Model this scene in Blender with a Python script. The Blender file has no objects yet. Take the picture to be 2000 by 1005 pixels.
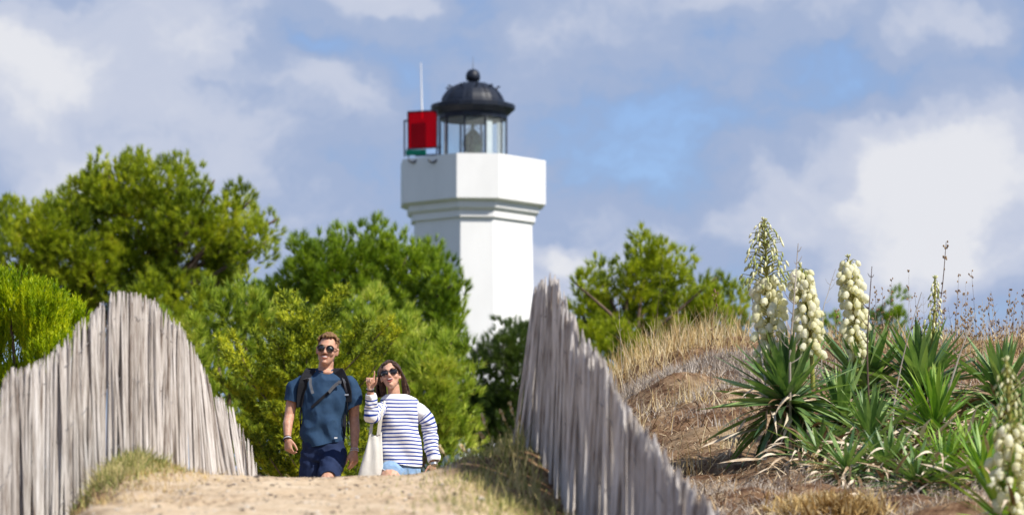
import bpy, bmesh, math, random
import numpy as np
from mathutils import Vector, Matrix, noise, Quaternion
R = math.radians
random.seed(7)
rng = np.random.default_rng(7)
S = bpy.context.scene
COL = S.collection
# ------------------------------------------------------------------ camera
EYE = 1.0
F = 7000.0
TH = math.atan(742.5 / F)
CT, ST = math.cos(TH), math.sin(TH)
cd = bpy.data.cameras.new('camera'); cam = bpy.data.objects.new('camera', cd); COL.objects.link(cam)
cd.sensor_width = 36; cd.lens = F / 2000 * 36
cd.clip_start = 0.2; cd.clip_end = 6000
cam.location = (0, 0, EYE); cam.rotation_euler = (R(90) + TH, 0, 0)
cd.dof.use_dof = True; cd.dof.focus_distance = 27.3; cd.dof.aperture_fstop = 3.6
S.camera = cam
# ------------------------------------------------------------------ sky and sun
SUN_AZ, SUN_EL = R(128), R(47)
SV = Vector((math.cos(SUN_EL) * math.sin(SUN_AZ), math.cos(SUN_EL) * math.cos(SUN_AZ), math.sin(SUN_EL)))
ld = bpy.data.lights.new('sun', 'SUN'); ld.energy = 5.0; ld.angle = R(0.5); ld.color = (1.0, 0.94, 0.85)
lo = bpy.data.objects.new('sun', ld); COL.objects.link(lo); lo.rotation_euler = SV.to_track_quat('Z', 'Y').to_euler()
lo.location = (30, -10, 40)
S.view_settings.view_transform = 'Standard'; S.view_settings.look = 'None'
S.view_settings.gamma = 1; S.view_settings.exposure = 0.32; S.view_settings.use_curve_mapping = False
S.cycles.use_denoising = True
S.cycles.max_bounces = 8; S.cycles.transparent_max_bounces = 12


def P(px, py, d):
    """world point seen at photo pixel (px,py) at distance d along +Y"""
    dx, dy = px - 1000.0, 502.5 - py
    t = d / (F * CT - dy * ST)
    return Vector((dx * t, d, EYE + (F * ST + dy * CT) * t))


class NT:
    def __init__(s, tree):
        s.t = tree; tree.nodes.clear()

    def n(s, typ, **kw):
        nd = s.t.nodes.new(typ)
        for k, v in kw.items():
            if k == 'i':
                for a, b in v.items(): nd.inputs[a].default_value = b
            else: setattr(nd, k, v)
        return nd

    def l(s, a, b): s.t.links.new(a, b)


def world():
    w = bpy.data.worlds.new('World'); S.world = w; w.use_nodes = True
    t = NT(w.node_tree)
    out = t.n('ShaderNodeOutputWorld'); bg = t.n('ShaderNodeBackground'); bg.inputs[1].default_value = 0.1
    sky = t.n('ShaderNodeTexSky', sky_type='NISHITA'); sky.sun_disc = False
    sky.sun_elevation = SUN_EL; sky.sun_rotation = SUN_AZ; sky.altitude = 0
    sky.air_density = 1.0; sky.dust_density = 0.3; sky.ozone_density = 3.0
    tint = t.n('ShaderNodeMix', data_type='RGBA', blend_type='MULTIPLY'); tint.inputs[0].default_value = 1
    tint.inputs[7].default_value = SKY_TINT
    t.l(sky.outputs[0], tint.inputs[6])
    tc = t.n('ShaderNodeTexCoord')
    # domain warp
    nw = t.n('ShaderNodeTexNoise', i={'Scale': 16.0, 'Detail': 6.0, 'Roughness': 0.6})
    t.l(tc.outputs['Generated'], nw.inputs['Vector'])
    sub = t.n('ShaderNodeVectorMath', operation='SUBTRACT'); sub.inputs[1].default_value = (.5, .5, .5)
    t.l(nw.outputs['Color'], sub.inputs[0])
    sc = t.n('ShaderNodeVectorMath', operation='SCALE'); sc.inputs['Scale'].default_value = 0.055
    t.l(sub.outputs[0], sc.inputs[0])
    ad = t.n('ShaderNodeVectorMath', operation='ADD'); t.l(tc.outputs['Generated'], ad.inputs[0]); t.l(sc.outputs[0], ad.inputs[1])
    warped = ad.outputs[0]
    acc = None
    for (px, py, rx, ry, rot, amp) in SKY_BLOBS:
        c = (P(px, py, 1.0) - Vector((0, 0, EYE))).normalized()
        m = t.n('ShaderNodeMapping', vector_type='TEXTURE')
        m.inputs['Location'].default_value = c
        m.inputs['Rotation'].default_value = (0, R(rot), 0)
        m.inputs['Scale'].default_value = (rx / F, 0.2, ry / F)
        t.l(warped, m.inputs['Vector'])
        ln = t.n('ShaderNodeVectorMath', operation='LENGTH'); t.l(m.outputs[0], ln.inputs[0])
        mr = t.n('ShaderNodeMapRange', interpolation_type='SMOOTHERSTEP')
        for k, v in zip((1, 2, 3, 4), (1.35, 0.1, 0.0, amp)): mr.inputs[k].default_value = v
        t.l(ln.outputs['Value'], mr.inputs[0])
        if acc is None: acc = mr.outputs[0]
        else:
            a = t.n('ShaderNodeMath', operation='ADD'); t.l(acc, a.inputs[0]); t.l(mr.outputs[0], a.inputs[1]); acc = a.outputs[0]
    # base cloudiness from stretched fbm
    mp = t.n('ShaderNodeMapping'); mp.inputs['Scale'].default_value = (1, 1, 1.7); mp.inputs['Rotation'].default_value = (0, R(-25), 0)
    t.l(warped, mp.inputs['Vector'])
    nb = t.n('ShaderNodeTexNoise', i={'Scale': 11.0, 'Detail': 10.0, 'Roughness': 0.6, 'Lacunarity': 2.0}); t.l(mp.outputs[0], nb.inputs['Vector'])
    ma = t.n('ShaderNodeMath', operation='MULTIPLY_ADD'); t.l(nb.outputs[0], ma.inputs[0]); ma.inputs[1].default_value = 2.0; ma.inputs[2].default_value = -0.88
    a = t.n('ShaderNodeMath', operation='ADD'); t.l(acc, a.inputs[0]); t.l(ma.outputs[0], a.inputs[1])
    rp = t.n('ShaderNodeValToRGB'); rp.color_ramp.interpolation = 'EASE'
    el = rp.color_ramp.elements
    el[0].position = 0.0; el[0].color = (2.2, 3.0, 4.7, 1)
    el[1].position = 1.0; el[1].color = (6.3, 6.4, 6.8, 1)
    for p, c in ((0.3, (3.0, 3.7, 5.3, 1)), (0.62, (4.5, 4.9, 6.0, 1))):
        e = el.new(p); e.color = c
    t.l(a.outputs[0], rp.inputs[0])
    mr = t.n('ShaderNodeMapRange', interpolation_type='SMOOTHSTEP')
    for k, v in zip((1, 2, 3, 4), (-0.25, 0.3, 0.0, 1.0)): mr.inputs[k].default_value = v
    t.l(a.outputs[0], mr.inputs[0])
    mx = t.n('ShaderNodeMix', data_type='RGBA'); t.l(mr.outputs[0], mx.inputs[0]); t.l(tint.outputs[2], mx.inputs[6]); t.l(rp.outputs[0], mx.inputs[7])
    t.l(mx.outputs[2], bg.inputs[0]); t.l(bg.outputs[0], out.inputs[0])


SKY_TINT = (0.9, 0.95, 1.15, 1)
SKY_BLOBS = [  # cloud masses: direction (as photo pixel), half sizes, tilt, density
    (900, 350, 1500, 700, 0, .2),
    (1300, 140, 420, 150, 0, -.14), (700, 40, 300, 110, 0, -.1), (20, 60, 230, 220, 0, .55), (170, 130, 330, 90, 25, .25), (300, 40, 160, 110, 0, .3), (430, 60, 60, 60, 0, .3),
    (740, -20, 120, 60, 0, .5), (250, 330, 420, 200, 20, .22), (660, 190, 190, 90, 30, .2),
    (1960, 330, 340, 190, -15, .55), (1740, 420, 260, 190, 10, .42), (1930, 520, 260, 110, 0, .35), (1480, 470, 140, 60, 0, .3),
    (1070, 500, 80, 35, 15, .55), (1080, 250, 250, 140, 0, .15), (1130, 60, 260, 110, 0, .18), (1850, 60, 140, 60, -20, .35),
    (520, 60, 150, 90, 0, -.2), (660, 110, 150, 50, 20, -.2), (1330, 380, 260, 100, 20, -.30), (1560, 290, 140, 80, -10, -.22), (1250, 240, 230, 90, 0, -.2),
    (1620, 150, 240, 90, -10, -.3), (1450, 20, 160, 60, 0, -.15), (560, 420, 160, 130, 0, -.1), (1660, 350, 70, 45, -40, -.25), (1930, 440, 60, 60, 0, -.3), (900, 60, 90, 80, 0, -.12),
]
world()

# ------------------------------------------------------------------ materials


def mat(name, cols, scale=6.0, rough=.8, bump=0.0, trans=0.0, spec=.3, stretch=(1, 1, 1), detail=5, metallic=0.0,
        island=0.0, objrand=0.0, bscale=None, tcol=None, distort=0.0, pos=None):
    """procedural material: noise -> colour ramp, optional per-leaf and per-object variation, bump, translucency"""
    m = bpy.data.materials.new(name); m.use_nodes = True
    t = NT(m.node_tree)
    out = t.n('ShaderNodeOutputMaterial'); b = t.n('ShaderNodeBsdfPrincipled')
    b.inputs['Roughness'].default_value = rough; b.inputs['Metallic'].default_value = metallic
    b.inputs['Specular IOR Level'].default_value = spec
    tc = t.n('ShaderNodeTexCoord'); oi = t.n('ShaderNodeObjectInfo')
    om = t.n('ShaderNodeMath', operation='MULTIPLY'); om.inputs[1].default_value = 37.0; t.l(oi.outputs['Random'], om.inputs[0])
    ad = t.n('ShaderNodeVectorMath', operation='ADD'); t.l(tc.outputs['Object'], ad.inputs[0]); t.l(om.outputs[0], ad.inputs[1])
    mp = t.n('ShaderNodeMapping'); mp.inputs['Scale'].default_value = stretch; t.l(ad.outputs[0], mp.inputs[0])
    nz = t.n('ShaderNodeTexNoise', i={'Scale': scale, 'Detail': detail, 'Roughness': .6, 'Distortion': distort}); t.l(mp.outputs[0], nz.inputs['Vector'])
    rp = t.n('ShaderNodeValToRGB'); el = rp.color_ramp.elements
    n = len(cols)
    ps = pos or [0.3 + 0.4 * i / max(1, n - 1) for i in range(n)]
    el[0].position = ps[0]; el[0].color = (*cols[0], 1); el[1].position = ps[-1]; el[1].color = (*cols[-1], 1)
    for i in range(1, n - 1):
        e = el.new(ps[i]); e.color = (*cols[i], 1)
    fac = nz.outputs[0]
    if island or objrand:
        src = oi.outputs['Random'] if objrand else t.n('ShaderNodeNewGeometry').outputs['Random Per Island']
        k = objrand or island
        a = t.n('ShaderNodeMath', operation='MULTIPLY_ADD'); t.l(src, a.inputs[0]); a.inputs[1].default_value = k; a.inputs[2].default_value = -k / 2
        c = t.n('ShaderNodeMath', operation='ADD'); t.l(a.outputs[0], c.inputs[0]); t.l(fac, c.inputs[1]); fac = c.outputs[0]
    t.l(fac, rp.inputs[0]); t.l(rp.outputs[0], b.inputs['Base Color'])
    if bump:
        nb = t.n('ShaderNodeTexNoise', i={'Scale': bscale or scale * 3, 'Detail': 6.0, 'Roughness': .65}); t.l(mp.outputs[0], nb.inputs['Vector'])
        bp = t.n('ShaderNodeBump', i={'Strength': bump, 'Distance': .01}); t.l(nb.outputs[0], bp.inputs['Height']); t.l(bp.outputs[0], b.inputs['Normal'])
    sh = b.outputs[0]
    if trans:
        tr = t.n('ShaderNodeBsdfTranslucent')
        if tcol:
            mm = t.n('ShaderNodeMix', data_type='RGBA', blend_type='MULTIPLY'); mm.inputs[0].default_value = 1
            mm.inputs[7].default_value = (*tcol, 1); t.l(rp.outputs[0], mm.inputs[6]); t.l(mm.outputs[2], tr.inputs[0])
        else: t.l(rp.outputs[0], tr.inputs[0])
        ms = t.n('ShaderNodeMixShader'); ms.inputs[0].default_value = trans; t.l(sh, ms.inputs[1]); t.l(tr.outputs[0], ms.inputs[2]); sh = ms.outputs[0]
    t.l(sh, out.inputs[0])
    return m


def glassy(name, col, transp=.75, rough=.05):
    m = bpy.data.materials.new(name); m.use_nodes = True
    t = NT(m.node_tree); out = t.n('ShaderNodeOutputMaterial')
    tr = t.n('ShaderNodeBsdfTransparent'); tr.inputs[0].default_value = (*col, 1)
    g = t.n('ShaderNodeBsdfPrincipled'); g.inputs['Base Color'].default_value = (*col, 1); g.inputs['Roughness'].default_value = rough
    tl = t.n('ShaderNodeBsdfTranslucent'); tl.inputs[0].default_value = (*col, 1); m2 = t.n('ShaderNodeMixShader'); m2.inputs[0].default_value = .5 if transp < .8 else 0; t.l(g.outputs[0], m2.inputs[1]); t.l(tl.outputs[0], m2.inputs[2])
    ms = t.n('ShaderNodeMixShader'); ms.inputs[0].default_value = 1 - transp
    t.l(tr.outputs[0], ms.inputs[1]); t.l(m2.outputs[0], ms.inputs[2]); t.l(ms.outputs[0], out.inputs[0])
    return m


M = {}
M['wood'] = mat('weathered_wood', [(.19, .15, .125), (.42, .38, .345), (.57, .53, .495), (.70, .67, .64)], scale=9, stretch=(7, 7, .55), rough=.9, bump=.9, bscale=22, objrand=.22, detail=7, spec=.15)
M['wire'] = mat('galvanised_wire', [(.16, .15, .15), (.28, .27, .27)], rough=.7)
M['white'] = mat('white_render_paint', [(.76, .76, .75), (.83, .83, .82)], scale=1.2, rough=.75, bump=.15, bscale=25, stretch=(1, 1, .4))
M['black'] = mat('black_enamel', [(.006, .009, .018), (.012, .018, .034)], scale=3, rough=.5, spec=.35)
M['glass'] = glassy('lantern_glass', (.95, .98, .98), .95)
M['lens'] = mat('fresnel_lens_glass', [(.05, .085, .06), (.20, .27, .21)], scale=14, rough=.1, spec=1.0, trans=.15)
M['red'] = glassy('red_acrylic', (.92, .006, .06), .79)
M['darkred'] = glassy('dark_red_acrylic', (.30, .004, .04), .5)
M['green'] = glassy('green_acrylic', (.0, .42, .28), .35)
M['blind'] = mat('white_blind', [(.7, .72, .75), (.8, .82, .84)], rough=.9, trans=.3)
M['pine'] = mat('pine_needles', [(.05, .09, .008), (.20, .28, .014), (.43, .50, .022), (.62, .61, .04), (.46, .23, .06)], scale=1.6, rough=.5, island=.30, trans=.24, spec=.3, tcol=(1.25, 1.3, .7), pos=[.28, .44, .58, .76, .86])
M['pine_dark'] = mat('dark_pine_needles', [(.05, .11, .012), (.20, .31, .018), (.42, .53, .025)], scale=1.6, rough=.5, island=.28, trans=.22, tcol=(1.2, 1.3, .7))
M['pine_light'] = mat('light_pine_needles', [(.09, .16, .016), (.26, .37, .03), (.45, .55, .06), (.60, .60, .11)], scale=1.6, rough=.5, island=.30, trans=.26, tcol=(1.25, 1.3, .7))
M['pine_darkest'] = mat('darkest_pine_needles', [(.03, .06, .015), (.07, .12, .02), (.13, .18, .03)], scale=1.3, rough=.6, island=.28, trans=.3, tcol=(1.2, 1.3, .7))  # darkest needle green, the small sparse pine's own tone
M['cypress'] = mat('cypress_scales', [(.025, .055, .007), (.13, .19, .011), (.42, .47, .02), (.66, .64, .035)], scale=3.5, rough=.6, island=.22, trans=.22, tcol=(1.25, 1.3, .6))
M['bush'] = mat('bright_shrub_shoots', [(.12, .22, .006), (.34, .45, .008), (.64, .66, .012)], scale=4, rough=.5, island=.3, trans=.42, tcol=(1.3, 1.35, .5))
M['bark'] = mat('pine_bark', [(.05, .035, .025), (.13, .09, .065), (.2, .15, .12)], scale=9, rough=.95, bump=.6, stretch=(1, 1, .35))
M['yucca'] = mat('yucca_leaf', [(.06, .125, .04), (.15, .245, .07), (.30, .41, .14)], scale=3.0, rough=.46, spec=.4, trans=.16, objrand=.5, stretch=(9, 1, 9), tcol=(1.3, 1.5, .6))
M['yucca_bright'] = mat('young_yucca_leaf', [(.09, .2, .02), (.19, .34, .04), (.34, .46, .08)], scale=3.0, rough=.48, spec=.35, trans=.22, objrand=.5, stretch=(9, 1, 9), tcol=(1.3, 1.4, .6))
M['deadleaf'] = mat('dead_yucca_leaf', [(.14, .08, .04), (.38, .28, .18), (.60, .51, .39)], scale=4.0, rough=.9, objrand=.6, stretch=(6, 1, 6))
M['petal'] = mat('yucca_petal', [(.80, .78, .50), (.90, .89, .68), (.93, .92, .78)], scale=18, rough=.6, trans=.5, tcol=(1.0, .98, .85), objrand=.35)
M['bud'] = mat('yucca_bud', [(.34, .38, .12), (.62, .63, .30), (.80, .78, .50)], scale=9, rough=.5, objrand=.7, trans=.15)
M['stalk'] = mat('green_stalk', [(.14, .16, .03), (.26, .26, .05), (.30, .22, .10)], scale=7, rough=.6)
M['deadstalk'] = mat('grey_dead_stalk', [(.18, .15, .12), (.38, .33, .28), (.52, .48, .43)], scale=9, rough=.9, stretch=(1, 1, .3))
M['darkstalk'] = mat('brown_dead_stalk', [(.07, .04, .035), (.14, .09, .07)], scale=9, rough=.9)
M['drygrass'] = mat('dry_grass', [(.30, .18, .06), (.56, .40, .16), (.70, .55, .29), (.74, .64, .42)], scale=2.0, rough=.8, island=.45, trans=.25)
M['greygrass'] = mat('grey_dry_grass', [(.26, .21, .17), (.42, .36, .30), (.55, .49, .42)], scale=2.0, rough=.9, island=.4, trans=.15)
M['greengrass'] = mat('green_grass', [(.15, .18, .04), (.30, .32, .09), (.50, .45, .17), (.66, .55, .28)], scale=2.0, rough=.7, island=.5, trans=.3)
M['litter'] = mat('pine_needle_litter', [(.09, .045, .02), (.24, .14, .07), (.42, .29, .15), (.62, .50, .33)], scale=1.5, rough=.95, island=.7)
M['seed'] = mat('seed_heads', [(.10, .06, .03), (.24, .15, .08), (.38, .26, .14)], scale=3, rough=.9, island=.5)
M['pebble'] = mat('pebbles', [(.08, .065, .055), (.25, .2, .16), (.6, .55, .48)], scale=3, rough=.9, island=.9)
M['skin'] = mat('tanned_skin', [(.40, .205, .135), (.50, .27, .18), (.58, .33, .225)], scale=26, rough=.5, spec=.35, bump=.2, bscale=120)
M['skin_w'] = mat('light_tanned_skin', [(.50, .275, .185), (.58, .33, .23), (.65, .39, .28)], scale=26, rough=.5, spec=.35, bump=.15, bscale=120)
for _k in ('skin', 'skin_w'):
    _b = [n for n in M[_k].node_tree.nodes if n.type == 'BSDF_PRINCIPLED'][0]; _b.inputs['Subsurface Weight'].default_value = .15; _b.inputs['Subsurface Scale'].default_value = .02
M['hair_m'] = mat('golden_brown_curls', [(.07, .035, .015), (.20, .11, .045), (.36, .22, .10)], scale=40, rough=.6, bump=.8)
M['hair_w'] = mat('long_brown_hair', [(.014, .007, .005), (.06, .028, .016), (.19, .095, .055)], scale=20, rough=.42, spec=.5, bump=1.0, stretch=(8, 8, .5), bscale=40)
M['tee'] = mat('blue_jersey', [(.020, .048, .100), (.028, .062, .120)], scale=14, rough=.85, bump=.12, spec=.15)
M['navy'] = mat('navy_cotton', [(.010, .019, .055), (.017, .03, .078)], scale=14, rough=.85, bump=.2, spec=.2)
M['denim'] = mat('pale_denim', [(.18, .30, .48), (.30, .44, .62)], scale=22, rough=.9, bump=.2, spec=.15)
M['fray'] = mat('frayed_white_hem', [(.65, .68, .72), (.8, .82, .84)], scale=40, rough=.95)
M['canvas'] = mat('cream_canvas', [(.66, .64, .58), (.74, .72, .67)], scale=12, rough=.9, bump=.25, trans=.15, spec=.15)
M['nylon'] = mat('black_nylon', [(.004, .005, .008), (.009, .010, .016)], scale=30, rough=.8, bump=.2)
M['webbing'] = mat('grey_webbing', [(.07, .075, .09), (.12, .125, .14)], scale=30, rough=.7)
M['lensdark'] = mat('dark_sunglass_lens', [(.006, .006, .008), (.012, .012, .016)], rough=.06, spec=.7)
M['tortoise'] = mat('dark_brown_frame', [(.02, .009, .006), (.05, .02, .012)], scale=60, rough=.25, spec=.6)
M['frameblack'] = mat('glossy_black_frame', [(.004, .004, .005), (.008, .008, .01)], rough=.2, spec=.6)
M['teeth'] = mat('white_teeth', [(.75, .72, .66), (.8, .78, .72)], rough=.3)
M['lips'] = mat('pink_lips', [(.45, .13, .11), (.52, .18, .14)], rough=.45)
M['mouthdark'] = mat('open_mouth', [(.05, .012, .012), (.08, .02, .02)], rough=.6)
M['leather'] = mat('brown_leather', [(.06, .03, .02), (.12, .07, .05)], rough=.6)
M['beads'] = mat('pale_beads', [(.35, .3, .4), (.8, .78, .8)], scale=60, rough=.4)
M['steel'] = mat('brushed_steel', [(.4, .42, .44), (.6, .6, .6)], rough=.3, metallic=.8)
M['phone'] = mat('grey_plastic', [(.3, .31, .33), (.45, .45, .47)], rough=.3)
M['shoe'] = mat('grey_canvas_shoe', [(.2, .2, .21), (.3, .3, .3)], rough=.9)

# ------------------------------------------------------------------ mesh helpers


def tag(o, label=None, cat=None, group=None, kind=None):
    if label: o['label'] = label
    if cat: o['category'] = cat
    if group: o['group'] = group
    if kind: o['kind'] = kind
    return o


def empty(name, loc, label=None, cat=None, group=None):
    o = bpy.data.objects.new(name, None); COL.objects.link(o); o.location = loc; o.empty_display_size = .2
    return tag(o, label, cat, group)


def link(name, me, m=None, parent=None, loc=None, smooth=False):
    if m is not None and not me.materials: me.materials.append(m)
    if smooth: me.polygons.foreach_set('use_smooth', [True] * len(me.polygons))
    o = bpy.data.objects.new(name, me); COL.objects.link(o)
    if parent: o.parent = parent
    if loc is not None: o.location = loc
    return o


def mesh_np(name, verts, faces):
    """fast mesh from (N,3) verts and (M,k) faces, k constant"""
    me = bpy.data.meshes.new(name)
    verts = np.asarray(verts, dtype=np.float32); faces = np.asarray(faces, dtype=np.int32)
    k = faces.shape[1]
    me.vertices.add(len(verts)); me.vertices.foreach_set('co', verts.ravel())
    me.loops.add(faces.size); me.loops.foreach_set('vertex_index', faces.ravel())
    me.polygons.add(len(faces)); me.polygons.foreach_set('loop_start', np.arange(0, faces.size, k, dtype=np.int32))
    me.polygons.foreach_set('loop_total', np.full(len(faces), k, dtype=np.int32))
    me.update(calc_edges=True)
    return me


class MB:
    def __init__(s): s.v = []; s.f = []

    def add(s, v, f):
        b = len(s.v); s.v.extend([tuple(p) for p in v]); s.f.extend([tuple(i + b for i in q) for q in f]); return b

    def mesh(s, name):
        me = bpy.data.meshes.new(name); me.from_pydata(s.v, [], s.f); me.update(); return me

    def build(s, name, m, parent=None, smooth=False, loc=None):
        return link(name, s.mesh(name), m, parent, loc, smooth)

    def tube(s, pts, rad, n=6, cap=True, flat=None):
        pts = [Vector(p) for p in pts]
        if not isinstance(rad, (list, tuple)): rad = [rad] * len(pts)
        up = Vector((0.13, 0.21, 1)).normalized() if abs((pts[-1] - pts[0]).normalized().z) < .9 else Vector((0, 1, .1)).normalized()
        V = []; prev = None
        for i, p in enumerate(pts):
            d = (pts[min(i + 1, len(pts) - 1)] - pts[max(i - 1, 0)]).normalized()
            u = (prev if prev is not None else up); u = (u - d * u.dot(d)).normalized(); prev = u
            w = d.cross(u)
            for k in range(n):
                a = 2 * math.pi * k / n
                V.append(p + (u * math.cos(a) + w * math.sin(a)) * rad[i])
        Fc = []
        for i in range(len(pts) - 1):
            for k in range(n):
                a, b = i * n + k, i * n + (k + 1) % n
                Fc.append((a, b, b + n, a + n))
        if cap:
            Fc.append(tuple(range(n))[::-1]); Fc.append(tuple(range((len(pts) - 1) * n, len(pts) * n)))
        s.add(V, Fc)

    def rings(s, rings, cap0=True, cap1=True):
        n = len(rings[0]); V = [p for r in rings for p in r]; Fc = []
        for i in range(len(rings) - 1):
            for k in range(n):
                a, b = i * n + k, i * n + (k + 1) % n
                Fc.append((a, b, b + n, a + n))
        if cap0: Fc.append(tuple(range(n))[::-1])
        if cap1: Fc.append(tuple(range((len(rings) - 1) * n, len(rings) * n)))
        s.add(V, Fc)

    def lathe(s, prof, n=24, c=(0, 0, 0), ph=0.0):
        s.rings([[(c[0] + r * math.cos(2 * math.pi * k / n + ph), c[1] + r * math.sin(2 * math.pi * k / n + ph), c[2] + z) for k in range(n)] for r, z in prof])

    def box(s, c, h, rot=None):
        c = Vector(c); V = []
        for x in (-1, 1):
            for y in (-1, 1):
                for z in (-1, 1):
                    p = Vector((x * h[0], y * h[1], z * h[2]))
                    if rot is not None: p = rot @ p
                    V.append(c + p)
        s.add(V, [(0, 1, 3, 2), (4, 6, 7, 5), (0, 4, 5, 1), (2, 3, 7, 6), (0, 2, 6, 4), (1, 5, 7, 3)])

    def ell(s, c, r, rot=None, n=12, m=8):
        c = Vector(c); rg = []
        for i in range(m + 1):
            th = math.pi * (i + .02 if i == 0 else (i - .02 if i == m else i)) / m
            ring = []
            for k in range(n):
                a = 2 * math.pi * k / n
                p = Vector((r[0] * math.sin(th) * math.cos(a), r[1] * math.sin(th) * math.sin(a), -r[2] * math.cos(th)))
                if rot is not None: p = rot @ p
                ring.append(c + p)
            rg.append(ring)
        s.rings(rg)

    def chain(s, pts, rad, n=12):
        """tube with rounded ends"""
        pts = [Vector(p) for p in pts]; rad = list(rad) if isinstance(rad, (list, tuple)) else [rad] * len(pts)
        d0 = (pts[0] - pts[1]).normalized(); d1 = (pts[-1] - pts[-2]).normalized()
        P0 = [pts[0] + d0 * rad[0] * .95, pts[0] + d0 * rad[0] * .6]; R0 = [rad[0] * .25, rad[0] * .8]
        P1 = [pts[-1] + d1 * rad[-1] * .6, pts[-1] + d1 * rad[-1] * .95]; R1 = [rad[-1] * .8, rad[-1] * .25]
        s.tube(P0 + pts + P1, R0 + rad + R1, n)

    def ribbon(s, pts, w, side, th=.003):
        """flat strap: side = width direction (Vector or list)"""
        pts = [Vector(p) for p in pts]; V = []
        for i, p in enumerate(pts):
            d = (pts[min(i + 1, len(pts) - 1)] - pts[max(i - 1, 0)]).normalized()
            sd = Vector(side[i] if isinstance(side, list) else side); sd = (sd - d * sd.dot(d)).normalized(); nn = d.cross(sd) * th
            ww = (w[i] if isinstance(w, (list, tuple)) else w) / 2
            V += [p - sd * ww - nn, p + sd * ww - nn, p + sd * ww + nn, p - sd * ww + nn]
        Fc = [(3, 2, 1, 0)]
        for i in range(len(pts) - 1):
            b = i * 4
            for k in range(4): Fc.append((b + k, b + (k + 1) % 4, b + 4 + (k + 1) % 4, b + 4 + k))
        b = (len(pts) - 1) * 4; Fc.append((b, b + 1, b + 2, b + 3))
        s.add(V, Fc)

    def remesh(s, name, m, voxel, parent=None, smooth_it=3, cut=None, wr=None):
        me = s.mesh(name); o = bpy.data.objects.new(name, me); COL.objects.link(o)
        md = o.modifiers.new('r', 'REMESH'); md.mode = 'VOXEL'; md.voxel_size = voxel
        if smooth_it:
            sm = o.modifiers.new('s', 'SMOOTH'); sm.factor = .5; sm.iterations = smooth_it
        bpy.context.view_layer.update()
        dg = bpy.context.evaluated_depsgraph_get()
        me2 = bpy.data.meshes.new_from_object(o.evaluated_get(dg))
        o.modifiers.clear(); o.data = me2; bpy.data.meshes.remove(me)
        if wr:
            me2.update()
            co = np.empty(len(me2.vertices) * 3, dtype=np.float32); me2.vertices.foreach_get('co', co); co = co.reshape(-1, 3)
            nn = np.array([v.normal[:] for v in me2.vertices], dtype=np.float32)
            d = np.array([wr(Vector(c.tolist())) for c in co], dtype=np.float32)
            me2.vertices.foreach_set('co', (co + nn * d[:, None]).ravel())
        if cut:
            bm = bmesh.new(); bm.from_mesh(me2)
            bmesh.ops.delete(bm, geom=[v for v in bm.verts if cut(v.co)], context='VERTS')
            for _ in range(10):
                new = {}
                for v in bm.verts:
                    nb = [e.other_vert(v).co for e in v.link_edges if e.is_boundary]
                    if len(nb) == 2: new[v] = v.co * .4 + (nb[0] + nb[1]) * .3
                for v, c in new.items(): v.co = c
            bm.to_mesh(me2); bm.free()
        me2.materials.clear(); me2.materials.append(m)
        me2.polygons.foreach_set('use_smooth', [True] * len(me2.polygons)); me2.update()
        if parent: o.parent = parent
        return o


def hems(o, name, m, r, parent, test=None, minlen=20):
    """rolled hem along each open edge of a garment"""
    bm = bmesh.new(); bm.from_mesh(o.data); seen = set()
    for v0 in bm.verts:
        if v0.index in seen or not any(e.is_boundary for e in v0.link_edges): continue
        loop = [v0]; seen.add(v0.index); v = v0
        while True:
            nx = [e.other_vert(v) for e in v.link_edges if e.is_boundary and e.other_vert(v).index not in seen]
            if not nx: break
            v = nx[0]; seen.add(v.index); loop.append(v)
        if len(loop) < minlen: continue
        pts = [q.co.copy() for q in loop]; c = sum(pts, Vector()) / len(pts)
        if test and not test(c): continue
        pts = pts[::2]; pts.append(pts[0]); b = MB(); b.tube(pts, r, 6, cap=False); b.build(name, m, parent, smooth=True)
    bm.free()


def catmull(P_, n):
    P_ = [np.array(p, dtype=float) for p in P_]; out = []
    m = len(P_) - 1
    for j in range(n + 1):
        t = j / n * m; i = min(int(t), m - 1); u = t - i
        p0, p1, p2, p3 = P_[max(i - 1, 0)], P_[i], P_[i + 1], P_[min(i + 2, m)]
        out.append(.5 * ((2 * p1) + (-p0 + p2) * u + (2 * p0 - 5 * p1 + 4 * p2 - p3) * u * u + (-p0 + 3 * p1 - 3 * p2 + p3) * u ** 3))
    return out


def vnoise(x, y, seed=0):
    xi = np.floor(x).astype(np.int64); yi = np.floor(y).astype(np.int64); fx = x - xi; fy = y - yi
    fx = fx * fx * (3 - 2 * fx); fy = fy * fy * (3 - 2 * fy)

    def h(a, b):
        v = (a * 374761393 + b * 668265263 + seed * 974634777) & 0xffffffff
        v = ((v ^ (v >> 13)) * 1274126177) & 0xffffffff
        return ((v ^ (v >> 16)) & 0xffff) / 65535.0
    return (h(xi, yi) * (1 - fx) + h(xi + 1, yi) * fx) * (1 - fy) + (h(xi, yi + 1) * (1 - fx) + h(xi + 1, yi + 1) * fx) * fy - .5


def sstep(a, b, x):
    t = np.clip((x - a) / (b - a), 0, 1); return t * t * (3 - 2 * t)


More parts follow.
